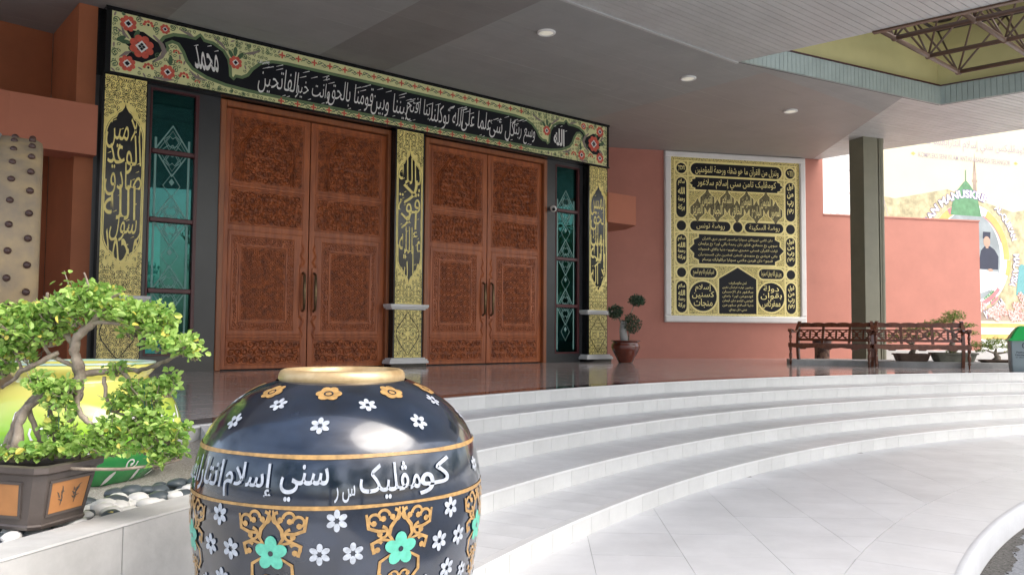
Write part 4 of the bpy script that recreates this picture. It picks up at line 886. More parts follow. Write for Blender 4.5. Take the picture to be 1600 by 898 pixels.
for i, s_ in enumerate(['دان كامي تورونكن سچارا برانسور انسور دري القرآن', 'سوچي يغ منجادي ڤناور دان رحمة باكي اورغ يغ برايمان', 'ايات القرآن ڤستي ممبري سلوروه دنيا باكاي ڤنجوك', 'باكي ڤريادي يغ منهندق كتنغن كدامين دان كسجهترأن', 'ڤنجوڠ دان ڤرمن ملامي سچارا بركلوارك برسام']): line(s_.replace('ڠ', 'غ').replace('ڤ', 'ف').replace('چ', 'چ'), 1.0 + (i in (0, 4)) * .12, .497 + i * .031, 3.42 - (i in (0, 4)) * .15, .522 + i * .031, .02)
for i, s_ in enumerate(['تمن مانوسكريف', 'دباڠون اوليه كراجأن نكري', 'سلاڠور دار الإحسان', 'كونجوڠن اورڠ راماي', 'كونچي ايلمو دان ايمان', 'دنيا اسلام سلورهن', 'سني دان بوداي']): line(s_.replace('ڠ', 'غ'), 1.72 + (i in (0, 6)) * .2, .757 + i * .0265, 2.66 - (i in (0, 6)) * .2, .777 + i * .0265, .02)
line('فسيكفيكهم الله وهو السميع', .84, .688, 1.47, .730); line('ومن يتق الله يجعل له مخرجا', 2.92, .688, 3.54, .730)
for cx, a, b, c_ in ((1.14, 'إسلام', 'كسنين', 'منجات'), (3.22, 'دولة', 'بقوان', 'ممفركاس')):
    line(a, cx - .24, .778, cx + .24, .822, .035); line(b, cx - .33, .818, cx + .33, .862, .035); line(c_, cx - .28, .862, cx + .28, .915, .035)
for cx, ws in ((.50, ('سلام', 'الله', 'رحمة', 'بركة')), (3.845, ('قول', 'من', 'رب', 'رحيم'))):
    for i, w_ in enumerate(ws):
        tt.text(w_, cx - .10, Z(.200 + i * .05), cx + .10, Z(.160 + i * .05), True, .03); 
        tt.text(w_, cx - .11, Z(.528 + i * .036), cx + .11, Z(.498 + i * .036), True, .03); tt.text(w_, cx - .10, Z(.808 + i * .037), cx + .10, Z(.776 + i * .037), True, .025)
tt.emit(FP, 'gold_lettering', 'goldb', fp, .0055, stuff=True)
# ------------------------------------------------------------------ left planter with pebbles
pl = empty('planter', P2(17.2, 156) + (0,), label='curved grey concrete planter wall in the left foreground, filled with gravel', cat='planter')
B0, B1 = 158.4, 196.0
for a, b in ((158.4, 160.59), (160.61, 178), (178.02, 196)):
    mb = MB(); arc_strip(mb, 17.12, 17.31, -.02, .742, a, b, int((b - a) * 1.5)); mb.build('planter_wall', 'concrete', pl)
mb = MB(); prof = [(17.12, .742), (17.117, .746), (17.125, .752), (17.30, .752), (17.312, .744)]; N = 90
for i in range(N + 1):
    for r, z in prof: x, y = P2(r, B0 + (B1 - B0) * i / N); mb.v.append(Vector((x, y, z)))
for i in range(N):
    for j in range(4): a = i * 5 + j; mb.f.append((a, a + 5, a + 6, a + 1))
mb.build('coping', 'concrete', pl)
mb = MB()
p = [P2(17.12, 158.4), P2(19.2, 152.6), P2(19.2, 152.0), P2(17.12, 157.8)]
mb.box8([(x, y, -.02) for x, y in p] + [(x, y, .745) for x, y in p]); mb.build('end_wall', 'concrete', pl)
mb = MB(); arc_strip(mb, 19.2, 19.262, .3, .742, 158.6, 196, 60); tag(mb.build('platform_edge_wall', 'tile_riser', pf))
mb = MB(); arc_strip(mb, 19.19, 19.262, .743, .755, 158.6, 196, 60); mb.build('platform_nosing', 'nosing', pf)
# gravel bed
mb = MB(); na, nr = 260, 26; rn = random.Random(8)
for i in range(na + 1):
    for j in range(nr + 1):
        r = 17.305 + 1.9 * j / nr; a_0 = 158.2 - 5.9 * j / nr; a = a_0 + (196 - a_0) * i / na; x, y = P2(r, a); mb.v.append(Vector((x, y, .632 + .015 * sin(x * 5) * cos(y * 4) + rn.uniform(-.006, .006))))
for i in range(na):
    for j in range(nr): a = i * (nr + 1) + j; mb.f.append((a, a + nr + 1, a + nr + 2, a + 1))
tag(mb.build('gravel', 'gravel', pl, smooth=True), kind='stuff')
pebm = []
for q in range(6):
    mb = MB(); mb.ball((0, 0, 0), .045, 10, 7, (1, .72 + .05 * q, .5)); rn = random.Random(q)
    for v in mb.v: v *= 1 + rn.uniform(-.05, .05)
    me = bpy.data.meshes.new('pebble'); me.from_pydata([tuple(v) for v in mb.v], [], mb.f); me.materials.append(MT['pebw' if q % 2 else 'pebb']); me.polygons.foreach_set('use_smooth', [True] * len(me.polygons)); pebm.append(me)
rn = random.Random(12); ox, oy = P2(17.2, 156)
for k in range(230):
    a = rn.uniform(156.5, 163.0); r = 17.36 + abs(rn.gauss(0, .20)); 
    if r > 17.95: continue
    x, y = P2(r, a); w_ = (rn.random() < (.75 if r < 17.55 else .22)); me = pebm[(1 if w_ else 0) + 2 * rn.randrange(3)]
    o = share('pebble', me, pl, (x - ox, y - oy, .655 + (.045 if r < 17.7 else .0) + rn.uniform(-.015, .035)), rn.uniform(0, 6.28)); s_ = rn.uniform(.75, 1.35); o.scale = (s_, s_, s_)
# ------------------------------------------------------------------ foreground glazed jar
JX, JY = -.581, 2.86
jp_z = [0, .05, .25, .45, .61, .714, .80, .88, .935, 1.02, 1.115, 1.19, 1.256, 1.285]
jp_r = [.27, .295, .36, .413, .449, .464, .474, .479, .478, .468, .437, .380, .292, .222]
def jr(z):
    z = max(0, min(1.285, z))
    for i in range(len(jp_z) - 1):
        if z <= jp_z[i + 1]:
            # catmull-rom
            t = (z - jp_z[i]) / (jp_z[i + 1] - jp_z[i]); p1, p2 = jp_r[i], jp_r[i + 1]
            m1 = (jp_r[i + 1] - jp_r[max(i - 1, 0)]) / (jp_z[i + 1] - jp_z[max(i - 1, 0)]) * (jp_z[i + 1] - jp_z[i]); m2 = (jp_r[min(i + 2, len(jp_r) - 1)] - jp_r[i]) / (jp_z[min(i + 2, len(jp_r) - 1)] - jp_z[i]) * (jp_z[i + 1] - jp_z[i])
            return (2 * t ** 3 - 3 * t ** 2 + 1) * p1 + (t ** 3 - 2 * t * t + t) * m1 + (-2 * t ** 3 + 3 * t * t) * p2 + (t ** 3 - t * t) * m2
    return jp_r[-1]
jar = empty('glazed_jar', (JX, JY, 0), label='huge black glazed jar with gilt rim and painted flowers in the foreground', cat='jar')
prof = [(jr(1.285 * i / 60), 1.285 * i / 60) for i in range(61)]
MB().lathe(prof, (JX, JY, .016), 96).build('body', 'jar', jar, smooth=True)
rimp = [(.214, 1.276), (.210, 1.283), (.214, 1.290), (.212, 1.305), (.206, 1.316), (.196, 1.321), (.190, 1.317), (.186, 1.30), (.18, 1.26), (.24, 1.10), (.3, 1.0), (.001, .95)]
MB().lathe(rimp, (JX, JY, .016), 72, cap0=False).build('rim', 'jrim', jar, smooth=True)
tc_ = atan2(-JY, -JX)    # direction from the jar to the viewer side
def JF(th, z, off=0): # th in metres of arc at r=.5, positive to the right
    a = tc_ + th / .5; r = jr(z) + off + .0015; return (JX + r * cos(a), JY + r * sin(a), z + .016)
def jpt(x, y, o): return JF(x, y, o)
def localmap(th0, z0):   # undistorted small motif around a point
    zz = jr(z0 + .01) - jr(z0 - .01); sl_ = sqrt(zz * zz + .0004) / .02; r0 = jr(z0)
    return lambda x, y, o: JF(th0 + x * .5 / r0, z0 + y / sl_, o)
MB().lathe([(.30, 0), (.30, .012), (.285, .0155)], (JX, JY, .0005), 48, True, True).build('foot_ring', 'jar', jar)
gd = MB(); wj = MB(); eye_ = MB()
def put(mb, d, F, off): k = len(mb.v); mb.v += [Vector(F(x, y, off + dz)) for x, y, dz in d.v]; mb.f += [tuple(i + k for i in t) for t in d.t]
def ringband(z, w, mbx): 
    n = 120; d = D2()
    for i in range(n): mbx.add([JF(-pi / 2 + pi * i / n, z - w / 2 + .002 * sin(i * .3), .0012), JF(-pi / 2 + pi * (i + 1) / n, z - w / 2 + .002 * sin((i + 1) * .3), .0012), JF(-pi / 2 + pi * (i + 1) / n, z + w / 2, .0012), JF(-pi / 2 + pi * i / n, z + w / 2, .0012)], [(0, 1, 2, 3)])
ringband(1.088, .011, gd); gd.build('gold_line', 'jgold', jar); gd = MB(); ringband(.948, .010, gd)
def wfl(deg, z, r=.036, n=6): 
    r *= .84; d = D2()
    for q in range(n): a = pi / 2 + 2 * pi * q / n; d.disc(cos(a) * r * .60, sin(a) * r * .60, r * .40, 11, r * .27, a)
    _ = 0; m_ = MB(); put(m_, d, localmap(radians(deg) * .5, z), .0012); m_.build('white_flower', 'jwhite', jar)
def th(deg): return radians(deg) * .5
for k in range(9): 
    dg = -8 + (k - 4) * 40
    d = D2(); 
    for q in range(6): a = q * pi / 3; d.disc(.024 * cos(a), .024 * sin(a), .0165, 10)
    d.disc(0, 0, .022, 12); m_ = MB(); put(m_, d, localmap(th(dg), 1.258), .0012); m_.build('gold_flower', 'jgold', jar); d = D2().ribbon([(.0125 * cos(2 * pi * q / 12), .0125 * sin(2 * pi * q / 12)) for q in range(12)], .005, True); put(eye_, d, localmap(th(dg), 1.258), .0030)
for k in range(8): wfl(13 + (k - 4) * 47, 1.226, .034); wfl(-9 + (k - 4) * 45, 1.172, .036)
# scroll motif with turquoise flower, repeated
def scroll(deg):
    F = localmap(th(deg), .84); d = D2()
    for s_ in (-1, 1):
        w = .013
        for (x, y, r, a, h, tn) in ((.020, .075, .020, pi / 2 if s_ > 0 else pi / 2, 1, .9), (.056, .078, .021, pi, -1, .95), (.084, .066, .022, pi, -1, .95), (.058, .028, .020, pi / 2, 1, .9), (.074, -.012, .020, pi * .8, -1, .9)):
            d.curl(s_ * x, y, r, a if s_ > 0 else pi - a, tn * .8, w * .72, h * s_, 14, True, .62)
        d.ribbon([(s_ * .004, .10), (s_ * .012, .07), (s_ * .032, .045), (s_ * .036, .02), (s_ * .018, -.005)], [.006, .010, .012, .010, .007])
        d.ribbon([(s_ * .105, .085), (s_ * .098, .045), (s_ * .07, .035), (s_ * .04, .035)], [.007, .011, .010, .007])
        d.ribbon([(s_ * .08, -.03), (s_ * .088, .0), (s_ * .06, .012), (s_ * .03, .004)], [.010, .012, .010, .006])
        d.ribbon([(s_ * .028, -.035), (s_ * .062, -.055), (s_ * .064, -.09), (s_ * .04, -.115), (s_ * .008, -.105)], [.006, .010, .011, .010, .006])
        d.curl(s_ * .02, -.10, .022, -pi / 2, .7, .008, -s_, 12, True, .6)
        d.curl(s_ * .022, -.155, .024, pi / 2, .8, .009, s_, 12, True, .6)
    d.ribbon([(0, -.10), (0, -.2)], .012)
    m_ = MB(); put(m_, d, F, .0012); m_.build('gold_scroll', 'jgold', jar)
    d = D2()
    for q in range(5): a = pi / 2 + q * 2 * pi / 5; d.disc(.027 * cos(a), -.022 + .027 * sin(a), .0235, 14, .0185, a)
    m_ = MB(); put(m_, d, F, .0030); m_.build('turquoise_flower', 'jturq', jar); put(eye_, D2().disc(0, -.022, .008, 10), F, .0046)
M0 = -23.5
for k in range(-1, 4):
    dg = M0 + 45 * k
    if dg > 80 or dg < -80: continue
    scroll(dg)
for k in range(-1, 3):
    m = M0 + 22.5 + 45 * k; wfl(m, .912, .038); wfl(m - 5.6, .818, .038); wfl(m + 5.6, .818, .038); wfl(m, .725, .038); wfl(m - 11, .70, .03); wfl(m + 11, .70, .03); wfl(m - 5.6, .62, .038); wfl(m + 5.6, .62, .038)
wfl(66, 1.018, .03)
# kufic style text band
d = D2(); wordsj = [('كومڤلي', 8, 43), ('كس', -8, 10), ('', 0, 0), ('سني', -22, -2.5), ('إسلام', -46, -24), ('انتارا', -66, -48), ('بغسا', -80, -67)]
tj = D2()
for s_, a, b in ((('كو'), 29, 45), ('مڤليک', 6.5, 29.5), ('س ر', -2, 5), ('سني', -21, -4), ('إسلام', -45, -24), ('انتارا', -65, -47), ('بڠسا', -82, -66)):
    x0, x1 = th(a), th(b); zb, zt = (.966, 1.068) if s_ not in ('س ر',) else (.962, 1.01)
    v, t, _ = text_tris(s_, True, .012)
    # square the strokes off a little: snap heights
    tj.tri([(x0 + (x1 - x0) * p, zb + (zt - zb) * q, c_) for p, q, c_ in v], t)
put(wj, tj, jpt, .0035)
gd.build('gold_line', 'jgold', jar); tag(wj.build('white_lettering', 'jwhite', jar), kind='stuff'); tag(eye_.build('flower_eyes', 'jar', jar), kind='stuff')
# ------------------------------------------------------------------ yellow-green jar in the planter
YX, YY = -2.40, 4.66
yj = empty('glazed_jar', (YX, YY, .60), label='squat yellow and green glazed jar with white swirls behind the bonsai', cat='jar')
yp = [(.26, 0), (.36, .05), (.46, .15), (.512, .27), (.515, .36), (.475, .46), (.40, .54), (.345, .575), (.335, .60), (.36, .625), (.375, .65), (.37, .672), (.345, .672), (.32, .62), (.33, .56), (.36, .50), (.001, .40)]
MT['yrim'] = mat('pale_green_rim_glaze', (.30, .48, .33), .3, col2=(.5, .55, .55), vs=6)
MB().lathe(yp, (YX, YY, .60), 72).build('body', 'yjar', yj, smooth=True)
MB().lathe([(.372, .6725), (.374, .682), (.35, .684), (.344, .6725)], (YX, YY, .60), 72, cap0=False).build('rim', MT['yrim'], yj, smooth=True)
def yr(z):
    for i in range(len(yp) - 1):
        if yp[i][1] <= z <= yp[i + 1][1]: return yp[i][0] + (yp[i + 1][0] - yp[i][0]) * (z - yp[i][1]) / (yp[i + 1][1] - yp[i][1])
    return .4
ta = atan2(-YY, -YX); sw = D2(); rn = random.Random(2)
for k in range(9):
    x = -.75 + k * .19; sw.curl(x, .24 + .1 * (k % 2), .055, rn.uniform(0, 6), 1.4, .012, 1 if k % 2 else -1, 16); sw.curl(x + .07, .16 + .12 * ((k + 1) % 2), .04, rn.uniform(0, 6), 1.2, .010, -1, 14); sw.disc(x + .05, .40, .05, 10, .012, rn.uniform(0, 3)); sw.disc(x - .03, .08, .05, 10, .014, rn.uniform(0, 3))
sw.emit(lambda x, y, o: (YX + (yr(y) + .004) * cos(ta + x / .5), YY + (yr(y) + .004) * sin(ta + x / .5), .60 + y), 'white_swirls', 'whitep', yj)
# ------------------------------------------------------------------ foliage tools
def leaf_mesh(L=.04, W=.024):
    v = [(0, 0, 0), (-W * .45, L * .3, .12 * L), (-W * .42, L * .72, .1 * L), (0, L, -.05 * L), (W * .42, L * .72, .1 * L), (W * .45, L * .3, .12 * L)]
    return v, [(0, 3, 2, 1), (0, 5, 4, 3)]
def rot_rand(rn, up=.5):
    z = Vector((rn.gauss(0, 1), rn.gauss(0, 1), rn.gauss(0, 1) + up * 2)).normalized(); x = z.orthogonal().normalized(); a = rn.uniform(0, 2 * pi); x = (Matrix.Rotation(a, 3, z) @ x); y = z.cross(x); return Matrix((x, y, z)).transposed()
def cloud(rn, pads, n, edge=.55):
    tot = sum(a[1][0] * a[1][2] for a in pads); out = []
    for c, r in pads:
        for _ in range(int(n * r[0] * r[2] / tot)):
            d = Vector((rn.gauss(0, 1), rn.gauss(0, 1), rn.gauss(0, 1))).normalized() * (rn.random() ** edge)
            out.append(Vector((c[0] + d.x * r[0], c[1] + d.y * r[1], c[2] + d.z * r[2])))
    return out
def foliage(name, pts, parent, m, L, W, rn, up=.5, kind='stuff', simple=False):
    mb = MB(); lv, lf = ([(0, 0, 0), (-W * .5, L * .5, .1 * L), (0, L, 0), (W * .5, L * .5, .1 * L)], [(0, 3, 2, 1)]) if simple else leaf_mesh(L, W)
    lv = [Vector(q) for q in lv]
    for p in pts:
        R = rot_rand(rn, up) * rn.uniform(.65, 1.25); k = len(mb.v); mb.v += [p + R @ q for q in lv]; mb.f += [tuple(i + k for i in f) for f in lf]
    o = mb.build(name, m, parent); 
    if kind: tag(o, kind=kind)
    return o
# ------------------------------------------------------------------ bonsai in the brown stoneware pot
BX, BY = -1.86, 3.14; BZ = .752
bt = empty('bonsai_tree', (BX, BY, .95), label='leafy green bonsai with thick exposed roots in the left foreground', cat='bonsai')
bp = empty('bonsai_pot', (-1.835, 3.134, BZ), radians(-15), label='dark brown rectangular bonsai pot with orange plaques, standing on the planter wall', cat='pot')
def rr_(hx, hy, c): return [(hx - c, -hy), (hx, -hy + c), (hx, hy - c), (hx - c, hy), (-hx + c, hy), (-hx, hy - c), (-hx, -hy + c), (-hx + c, -hy)]
def loft(mb, rings):
    k = len(mb.v); n = len(rings[0][0])
    for poly, z in rings: mb.v += [Vector((x, y, z)) for x, y in poly]
    for j in range(len(rings) - 1):
        for i in range(n): a = k + j * n + i; b = k + j * n + (i + 1) % n; mb.f.append((a, b, b + n, a + n))
    mb.f.append(tuple(k + i for i in reversed(range(n)))); return mb
mb = MB(); loft(mb, [(rr_(.195, .128, .03), 0), (rr_(.20, .133, .03), .012), (rr_(.195, .128, .03), .018), (rr_(.235, .150, .032), .195), (rr_(.252, .163, .032), .205), (rr_(.254, .165, .032), .226), (rr_(.225, .138, .03), .228), (rr_(.222, .135, .03), .20)]); mb.build('body', 'potbrown', bp, local=True)
MB().prism(rr_(.226, .139, .03), .19, .202).build('soil', 'soil', bp, local=True)
def FR(x, y, z):  # right short face: x along +y, outward +x
    t = (z - .018) / .177; return (.195 + .04 * t + y, x * (.128 + .022 * t) / .14, z)
def FF(x, y, z):  # front long face
    t = (z - .018) / .177; return (x * (.195 + .04 * t) / .2, -(.128 + .022 * t) - y, z)
for F, hw, nm in ((FR, .085, 'plaque'), (FF, .125, 'plaque')):
    mb = MB(); n = [(-hw - .012, .038), (hw + .012, .038), (hw + .012, .175), (-hw - .012, .175)]
    fr = MB()
    for a, b in (((-hw - .012, .04), (hw + .012, .05)), ((-hw - .012, .163), (hw + .012, .173)), ((-hw - .012, .051), (-hw - .002, .162)), ((hw + .002, .051), (hw + .012, .162))): fr.box((a[0], -.004, a[1]), (b[0], .005, b[1]), F)
    fr.build('plaque_rim', 'potbrown', bp, local=True)
    pq = MB().box((-hw, -.004, .0505), (hw, .0025, .1625), F).build(nm, 'plaque', bp, local=True)
    dd = D2(); rn = random.Random(5 if F is FR else 6)
    if F is FR:
        for cx in (-.035, .03):
            for q in range(9 if cx > 0 else 5): a = rn.uniform(.2, 2.9); l = rn.uniform(.012, .03); x, z = cx + rn.uniform(-.008, .008), .105 + rn.uniform(-.02, .02); dd.ribbon([(x, z), (x + l * cos(a) * .6, z + l * sin(a) * .8), (x + l * cos(a), z + l * sin(a))], [.006, .004, .001])
            dd.ribbon([(cx, .075), (cx + .004, .1), (cx - .003, .13)], [.003, .006, .002])
    else:
        dd.ribbon([(-.02 + .09 * cos(a / 6) - .03, .06 + .075 * sin(a / 6)) for a in range(1, 17)], [.004] * 16); dd.ribbon([(-.02 + .06 * cos(a / 6), .06 + .05 * sin(a / 6)) for a in range(1, 17)], [.003] * 16)
    mb = MB(); mb.v = [Vector(F(x, .0035 + e_, y)) for x, y, e_ in dd.v]; mb.f = list(dd.t); mb.build('brush_mark', 'plaqmark', pq, local=True)
def q3(px, py, y=0): return (BX + px * .00243, BY + y, .9965 + py * .00243)   # metres, drawn in a 2.43 mm grid
tk = MB(); rn = random.Random(9)
for pts, rad in (
    ([(-8, -6, .0), (-2, 30, -.01), (8, 60, -.02), (30, 88, 0), (62, 92, .02), (92, 88, .03)], [.030, .022, .018, .020, .022, .020]),
    ([(-25, -4, .02), (-14, 22, .01), (0, 48, 0), (14, 76, .01), (40, 96, .02)], [.022, .016, .014, .014, .012]),
    ([(10, -8, -.05), (14, 20, -.05), (12, 46, -.04), (22, 72, -.03), (50, 98, 0)], [.024, .022, .018, .016, .014]),
    ([(28, 8, -.02), (6, -2, -.04), (-6, 14, -.03)], [.020, .022, .012]),
    ([(34, -6, .0), (36, 24, .0), (24, 56, -.01), (14, 80, 0)], [.016, .013, .012, .010]),
    ([(52, -6, .04), (54, 30, .03), (46, 62, .02), (44, 90, .02)], [.014, .012, .010, .010]),
    ([(62, 90, .02), (84, 96, .02), (92, 118, .01), (90, 142, 0), (86, 160, -.01), (92, 182, -.02), (112, 198, -.02), (124, 216, -.01), (132, 236, 0), (150, 250, .02)], [.026, .030, .027, .024, .021, .020, .018, .016, .013, .007]),
    ([(86, 152, 0), (76, 172, .02), (58, 192, .03), (40, 206, .04), (26, 228, .05), (30, 250, .04)], [.014, .014, .013, .011, .008, .005]),
    ([(60, 156, .0), (44, 146, -.02), (26, 136, -.02), (6, 128, -.01), (-14, 112, .02), (-36, 100, .04)], [.009, .011, .012, .012, .009, .006]),
    ([(88, 134, 0), (66, 142, .01), (44, 152, .01), (34, 176, .0), (22, 196, .0)], [.010, .010, .009, .008, .005]),
    ([(92, 122, .02), (122, 126, .04), (146, 132, .05), (160, 120, .04), (170, 106, .03)], [.016, .014, .012, .009, .007]),
    ([(92, 100, .0), (96, 78, -.02), (108, 60, -.04), (128, 46, -.05), (142, 32, -.05), (150, 8, -.04)], [.014, .012, .012, .010, .008, .005]),
    ([(126, 118, .03), (132, 88, .02), (142, 66, .01), (160, 62, 0), (184, 60, -.02), (210, 66, -.03)], [.009, .008, .007, .006, .005, .004]),
    ([(116, 202, -.02), (140, 204, -.05), (170, 200, -.06), (200, 196, -.05), (236, 180, -.04), (262, 164, -.03)], [.010, .008, .007, .006, .005, .004]),
    ([(148, 130, .05), (176, 128, .05), (202, 136, .04), (228, 146, .02), (250, 156, .0)], [.012, .011, .010, .008, .005]),
    ([(116, 214, -.01), (104, 236, -.03), (112, 258, -.04), (104, 280, -.04)], [.010, .007, .005, .003]),
    ([(26, 196, .04), (4, 204, .02), (-18, 212, .01), (-40, 214, .0)], [.009, .007, .006, .004]),
    ([(166, 62, 0), (200, 36, -.02), (226, 22, -.03), (250, 20, -.03)], [.006, .005, .004, .003]),
    ([(8, 128, -.01), (-4, 150, .0), (-18, 168, .02), (-36, 178, .03)], [.008, .006, .005, .003])):
    # refine + gnarl
    P = [Vector(q3(*p)) for p in pts]; out = []; rd_ = []
    for i in range(len(P) - 1):
        for k in range(4): t = k / 4; out.append(P[i].lerp(P[i + 1], t) + Vector((rn.uniform(-1, 1), rn.uniform(-1, 1), rn.uniform(-1, 1))) * .0022); rd_.append((rad[i] * (1 - t) + rad[i + 1] * t) * rn.uniform(.72, 1.0))
    out.append(P[-1]); rd_.append(rad[-1]); tk.tube(out, rd_, 9)
tk.build('trunk', 'bark', bt, smooth=True)
MB().tube([q3(84, -14, -.10), q3(130, -16, -.1), q3(180, -17, -.08), q3(230, -12, -.06), q3(262, -4, -.05)], [.005, .006, .006, .005, .004], 8).build('low_branch', 'bark', bt, smooth=True)
for a, b in (((60, 60), (66, 110)), ((78, 40), (74, 100)), ((208, 60), (204, 110)), ((222, 60), (210, 112)), ((206, 30), (208, 62)), ((150, 52), (162, 92))): MB().tube([q3(*a, -.06), q3(*b, -.05)], .0016, 5).build('training_wire', 'wire', bt)
S = .00243
pads = [(q3(x, y, d), (rx * S, ry * S, rz * S)) for x, y, d, rx, ry, rz in (
    (98, 246, 0, 30, 40, 20), (124, 240, .02, 34, 44, 24), (92, 222, -.02, 30, 40, 20), (150, 226, 0, 34, 44, 20), (178, 218, -.02, 34, 40, 18), (206, 220, -.02, 32, 36, 15), (222, 208, 0, 26, 30, 13), (196, 200, 0, 36, 40, 15), (226, 178, -.03, 32, 34, 16), (256, 172, -.03, 30, 30, 16), (274, 160, -.02, 16, 20, 11), (168, 196, .03, 24, 30, 12),
    (6, 216, .04, 36, 40, 16), (-24, 214, .03, 34, 40, 18), (34, 222, .02, 30, 36, 18), (60, 226, 0, 28, 36, 22), (-26, 184, .02, 34, 40, 18), (4, 190, 0, 34, 40, 15), (34, 190, -.02, 26, 34, 14), (-30, 156, .02, 28, 36, 14), (60, 196, .02, 20, 30, 14), (46, 176, 0, 18, 24, 9), (-8, 168, .02, 28, 30, 10), (10, 148, .02, 12, 20, 10), (-36, 134, .03, 20, 20, 16),
    (56, 104, -.04, 24, 30, 14), (86, 108, -.05, 22, 26, 14), (36, 116, -.03, 16, 20, 12), (70, 84, -.05, 22, 20, 12), (90, 66, -.04, 10, 16, 12), (180, 104, 0, 26, 28, 14), (212, 96, -.02, 26, 28, 17), (236, 112, -.03, 20, 22, 18), (160, 82, 0, 24, 26, 13), (200, 70, -.02, 30, 30, 16), (156, 44, -.03, 30, 30, 16), (130, 22, -.05, 28, 28, 14), (186, 40, -.02, 32, 30, 16), (220, 44, -.03, 28, 28, 18), (246, 34, -.03, 24, 24, 14), (250, 10, -.03, 20, 20, 12), (206, 14, -.04, 26, 24, 9), (160, 12, -.05, 26, 24, 9), (226, -4, -.05, 16, 18, 12), (264, 44, -.02, 10, 14, 7),
    (-20, 4, -.05, 30, 26, 7), (16, 4, -.08, 30, 20, 6), (50, 8, -.06, 30, 26, 12), (80, 14, -.05, 26, 26, 14), (104, 10, -.04, 22, 26, 12), (84, 34, -.03, 14, 18, 14), (58, 44, -.02, 12, 16, 14), (140, 130, .05, 22, 20, 9))]
rn = random.Random(31); pads = [(c_, (r_[0] * 1.08, r_[1] * 1.15, r_[2] * 1.15)) for c_, r_ in pads]; pts = cloud(rn, pads, 7000, .55)
rn.shuffle(pts); near = sorted(pts[:900], key=lambda p: p.y)[:285]; ns = set(id(p) for p in near); rest = [p for p in pts if id(p) not in ns]
tw_ = MB()
for c_, r_ in pads:
    for _k in range(7):
        e_ = Vector(c_) + Vector((rn.uniform(-1, 1) * r_[0], rn.uniform(-1, 1) * r_[1], rn.uniform(-.7, 1) * r_[2])); s0 = Vector(c_) + Vector((rn.uniform(-.3, .3) * r_[0], 0, -r_[2] * 1.1))
        m_ = s0.lerp(e_, .5) + Vector((rn.uniform(-1, 1), rn.uniform(-1, 1), rn.uniform(-1, 1))) * .008; tw_.tube([s0, m_, e_], [.0026, .0018, .0010], 5)
tag(tw_.build('twigs', 'bark', bt), kind='stuff')
foliage('foliage', rest, bt, 'leafB', .027, .020, rn, .55)
lms = []
for L_, W__ in ((.034, .024), (.027, .021), (.040, .022)):
    v, f = leaf_mesh(L_, W__); me = bpy.data.meshes.new('leaf'); me.from_pydata(v, [], f); me.materials.append(MT['leafB']); lms.append(me)
for p in near + [Vector(q3(66, 278)), Vector(q3(72, 280)), Vector(q3(52, 268)), Vector(q3(58, 262)), Vector(q3(74, 268))]:
    o = share('leaf', lms[rn.randrange(3)], bt, tuple(p - Vector((BX, BY, .95)))); o.rotation_euler = rot_rand(rn, .5).to_euler(); s_ = rn.uniform(.7, 1.15); o.scale = (s_, s_, s_)
MB().tube([q3(86, 240, 0), q3(72, 262, 0), q3(64, 284, 0)], [.003, .0025, .0015], 6).build('shoot', 'bark', bt)
fl_ = tag(MB().build('x', 'leafB') if False else empty('fallen_leaf', (-1.545, 3.26, .7535), 1.1), 'tiny yellow fallen leaf on the planter coping near the bonsai pot', 'leaf')
m_ = MB(); v_, f_ = leaf_mesh(.030, .018); m_.add(v_, f_).build('blade', MT['gold'], fl_, local=True)
# ------------------------------------------------------------------ big drum at the left
dr = empty('drum', (-6.2, 9.6, FZ), label='big red lacquered drum with studded hide edge at the far left', cat='drum')
DC = Vector((-5.47, 8.85, 2.05)); DRd = 1.44
ax = Vector((.865, .50, 0)).normalized(); e2 = Vector((-ax.y, ax.x, 0)); e3 = Vector((0, 0, 1))
def DF(t, r, a): return DC + ax * t + (e2 * cos(a) + e3 * sin(a)) * r
def dlathe(prof, n=80):
    mb = MB()
    for t, r in prof:
        for i in range(n): mb.v.append(DF(t, r, 2 * pi * i / n))
    for j in range(len(prof) - 1):
        for i in range(n): a = j * n + i; b = j * n + (i + 1) % n; mb.f.append((a, a + n, b + n, b))
    return mb
dlathe([(-2.6, 1.2), (-1.6, 1.42), (-.9, 1.46), (-.12, DRd + .002), (.0, DRd - .01)]).build('shell', 'drumred', dr, smooth=True)
dlathe([(-.06, DRd + .012), (.02, DRd + .018), (.28, DRd), (.33, DRd - .03), (.34, DRd - .08), (.345, .01)]).build('hide', 'skin', dr, smooth=True)
mb = MB(); mb.tube([DF(-.065, DRd + .018, 2 * pi * i / 90) for i in range(91)], .022, 8); mb.build('rope', 'rope', dr, smooth=True)
for i in range(72):
    a = 2 * pi * i / 72; mb = MB(); c = DF(.08 if i % 2 else .24, DRd + .012, a); mb.ball(c, .034, 12, 8); mb.build('stud', 'peg', dr, smooth=True)
MB().box((-7.6, 8.2, FZ + .001), (-5.5, 8.4, FZ + .25)).box((-7.6, 8.8, FZ + .001), (-5.5, 9.0, FZ + .25)).build('stand', 'peg', dr)
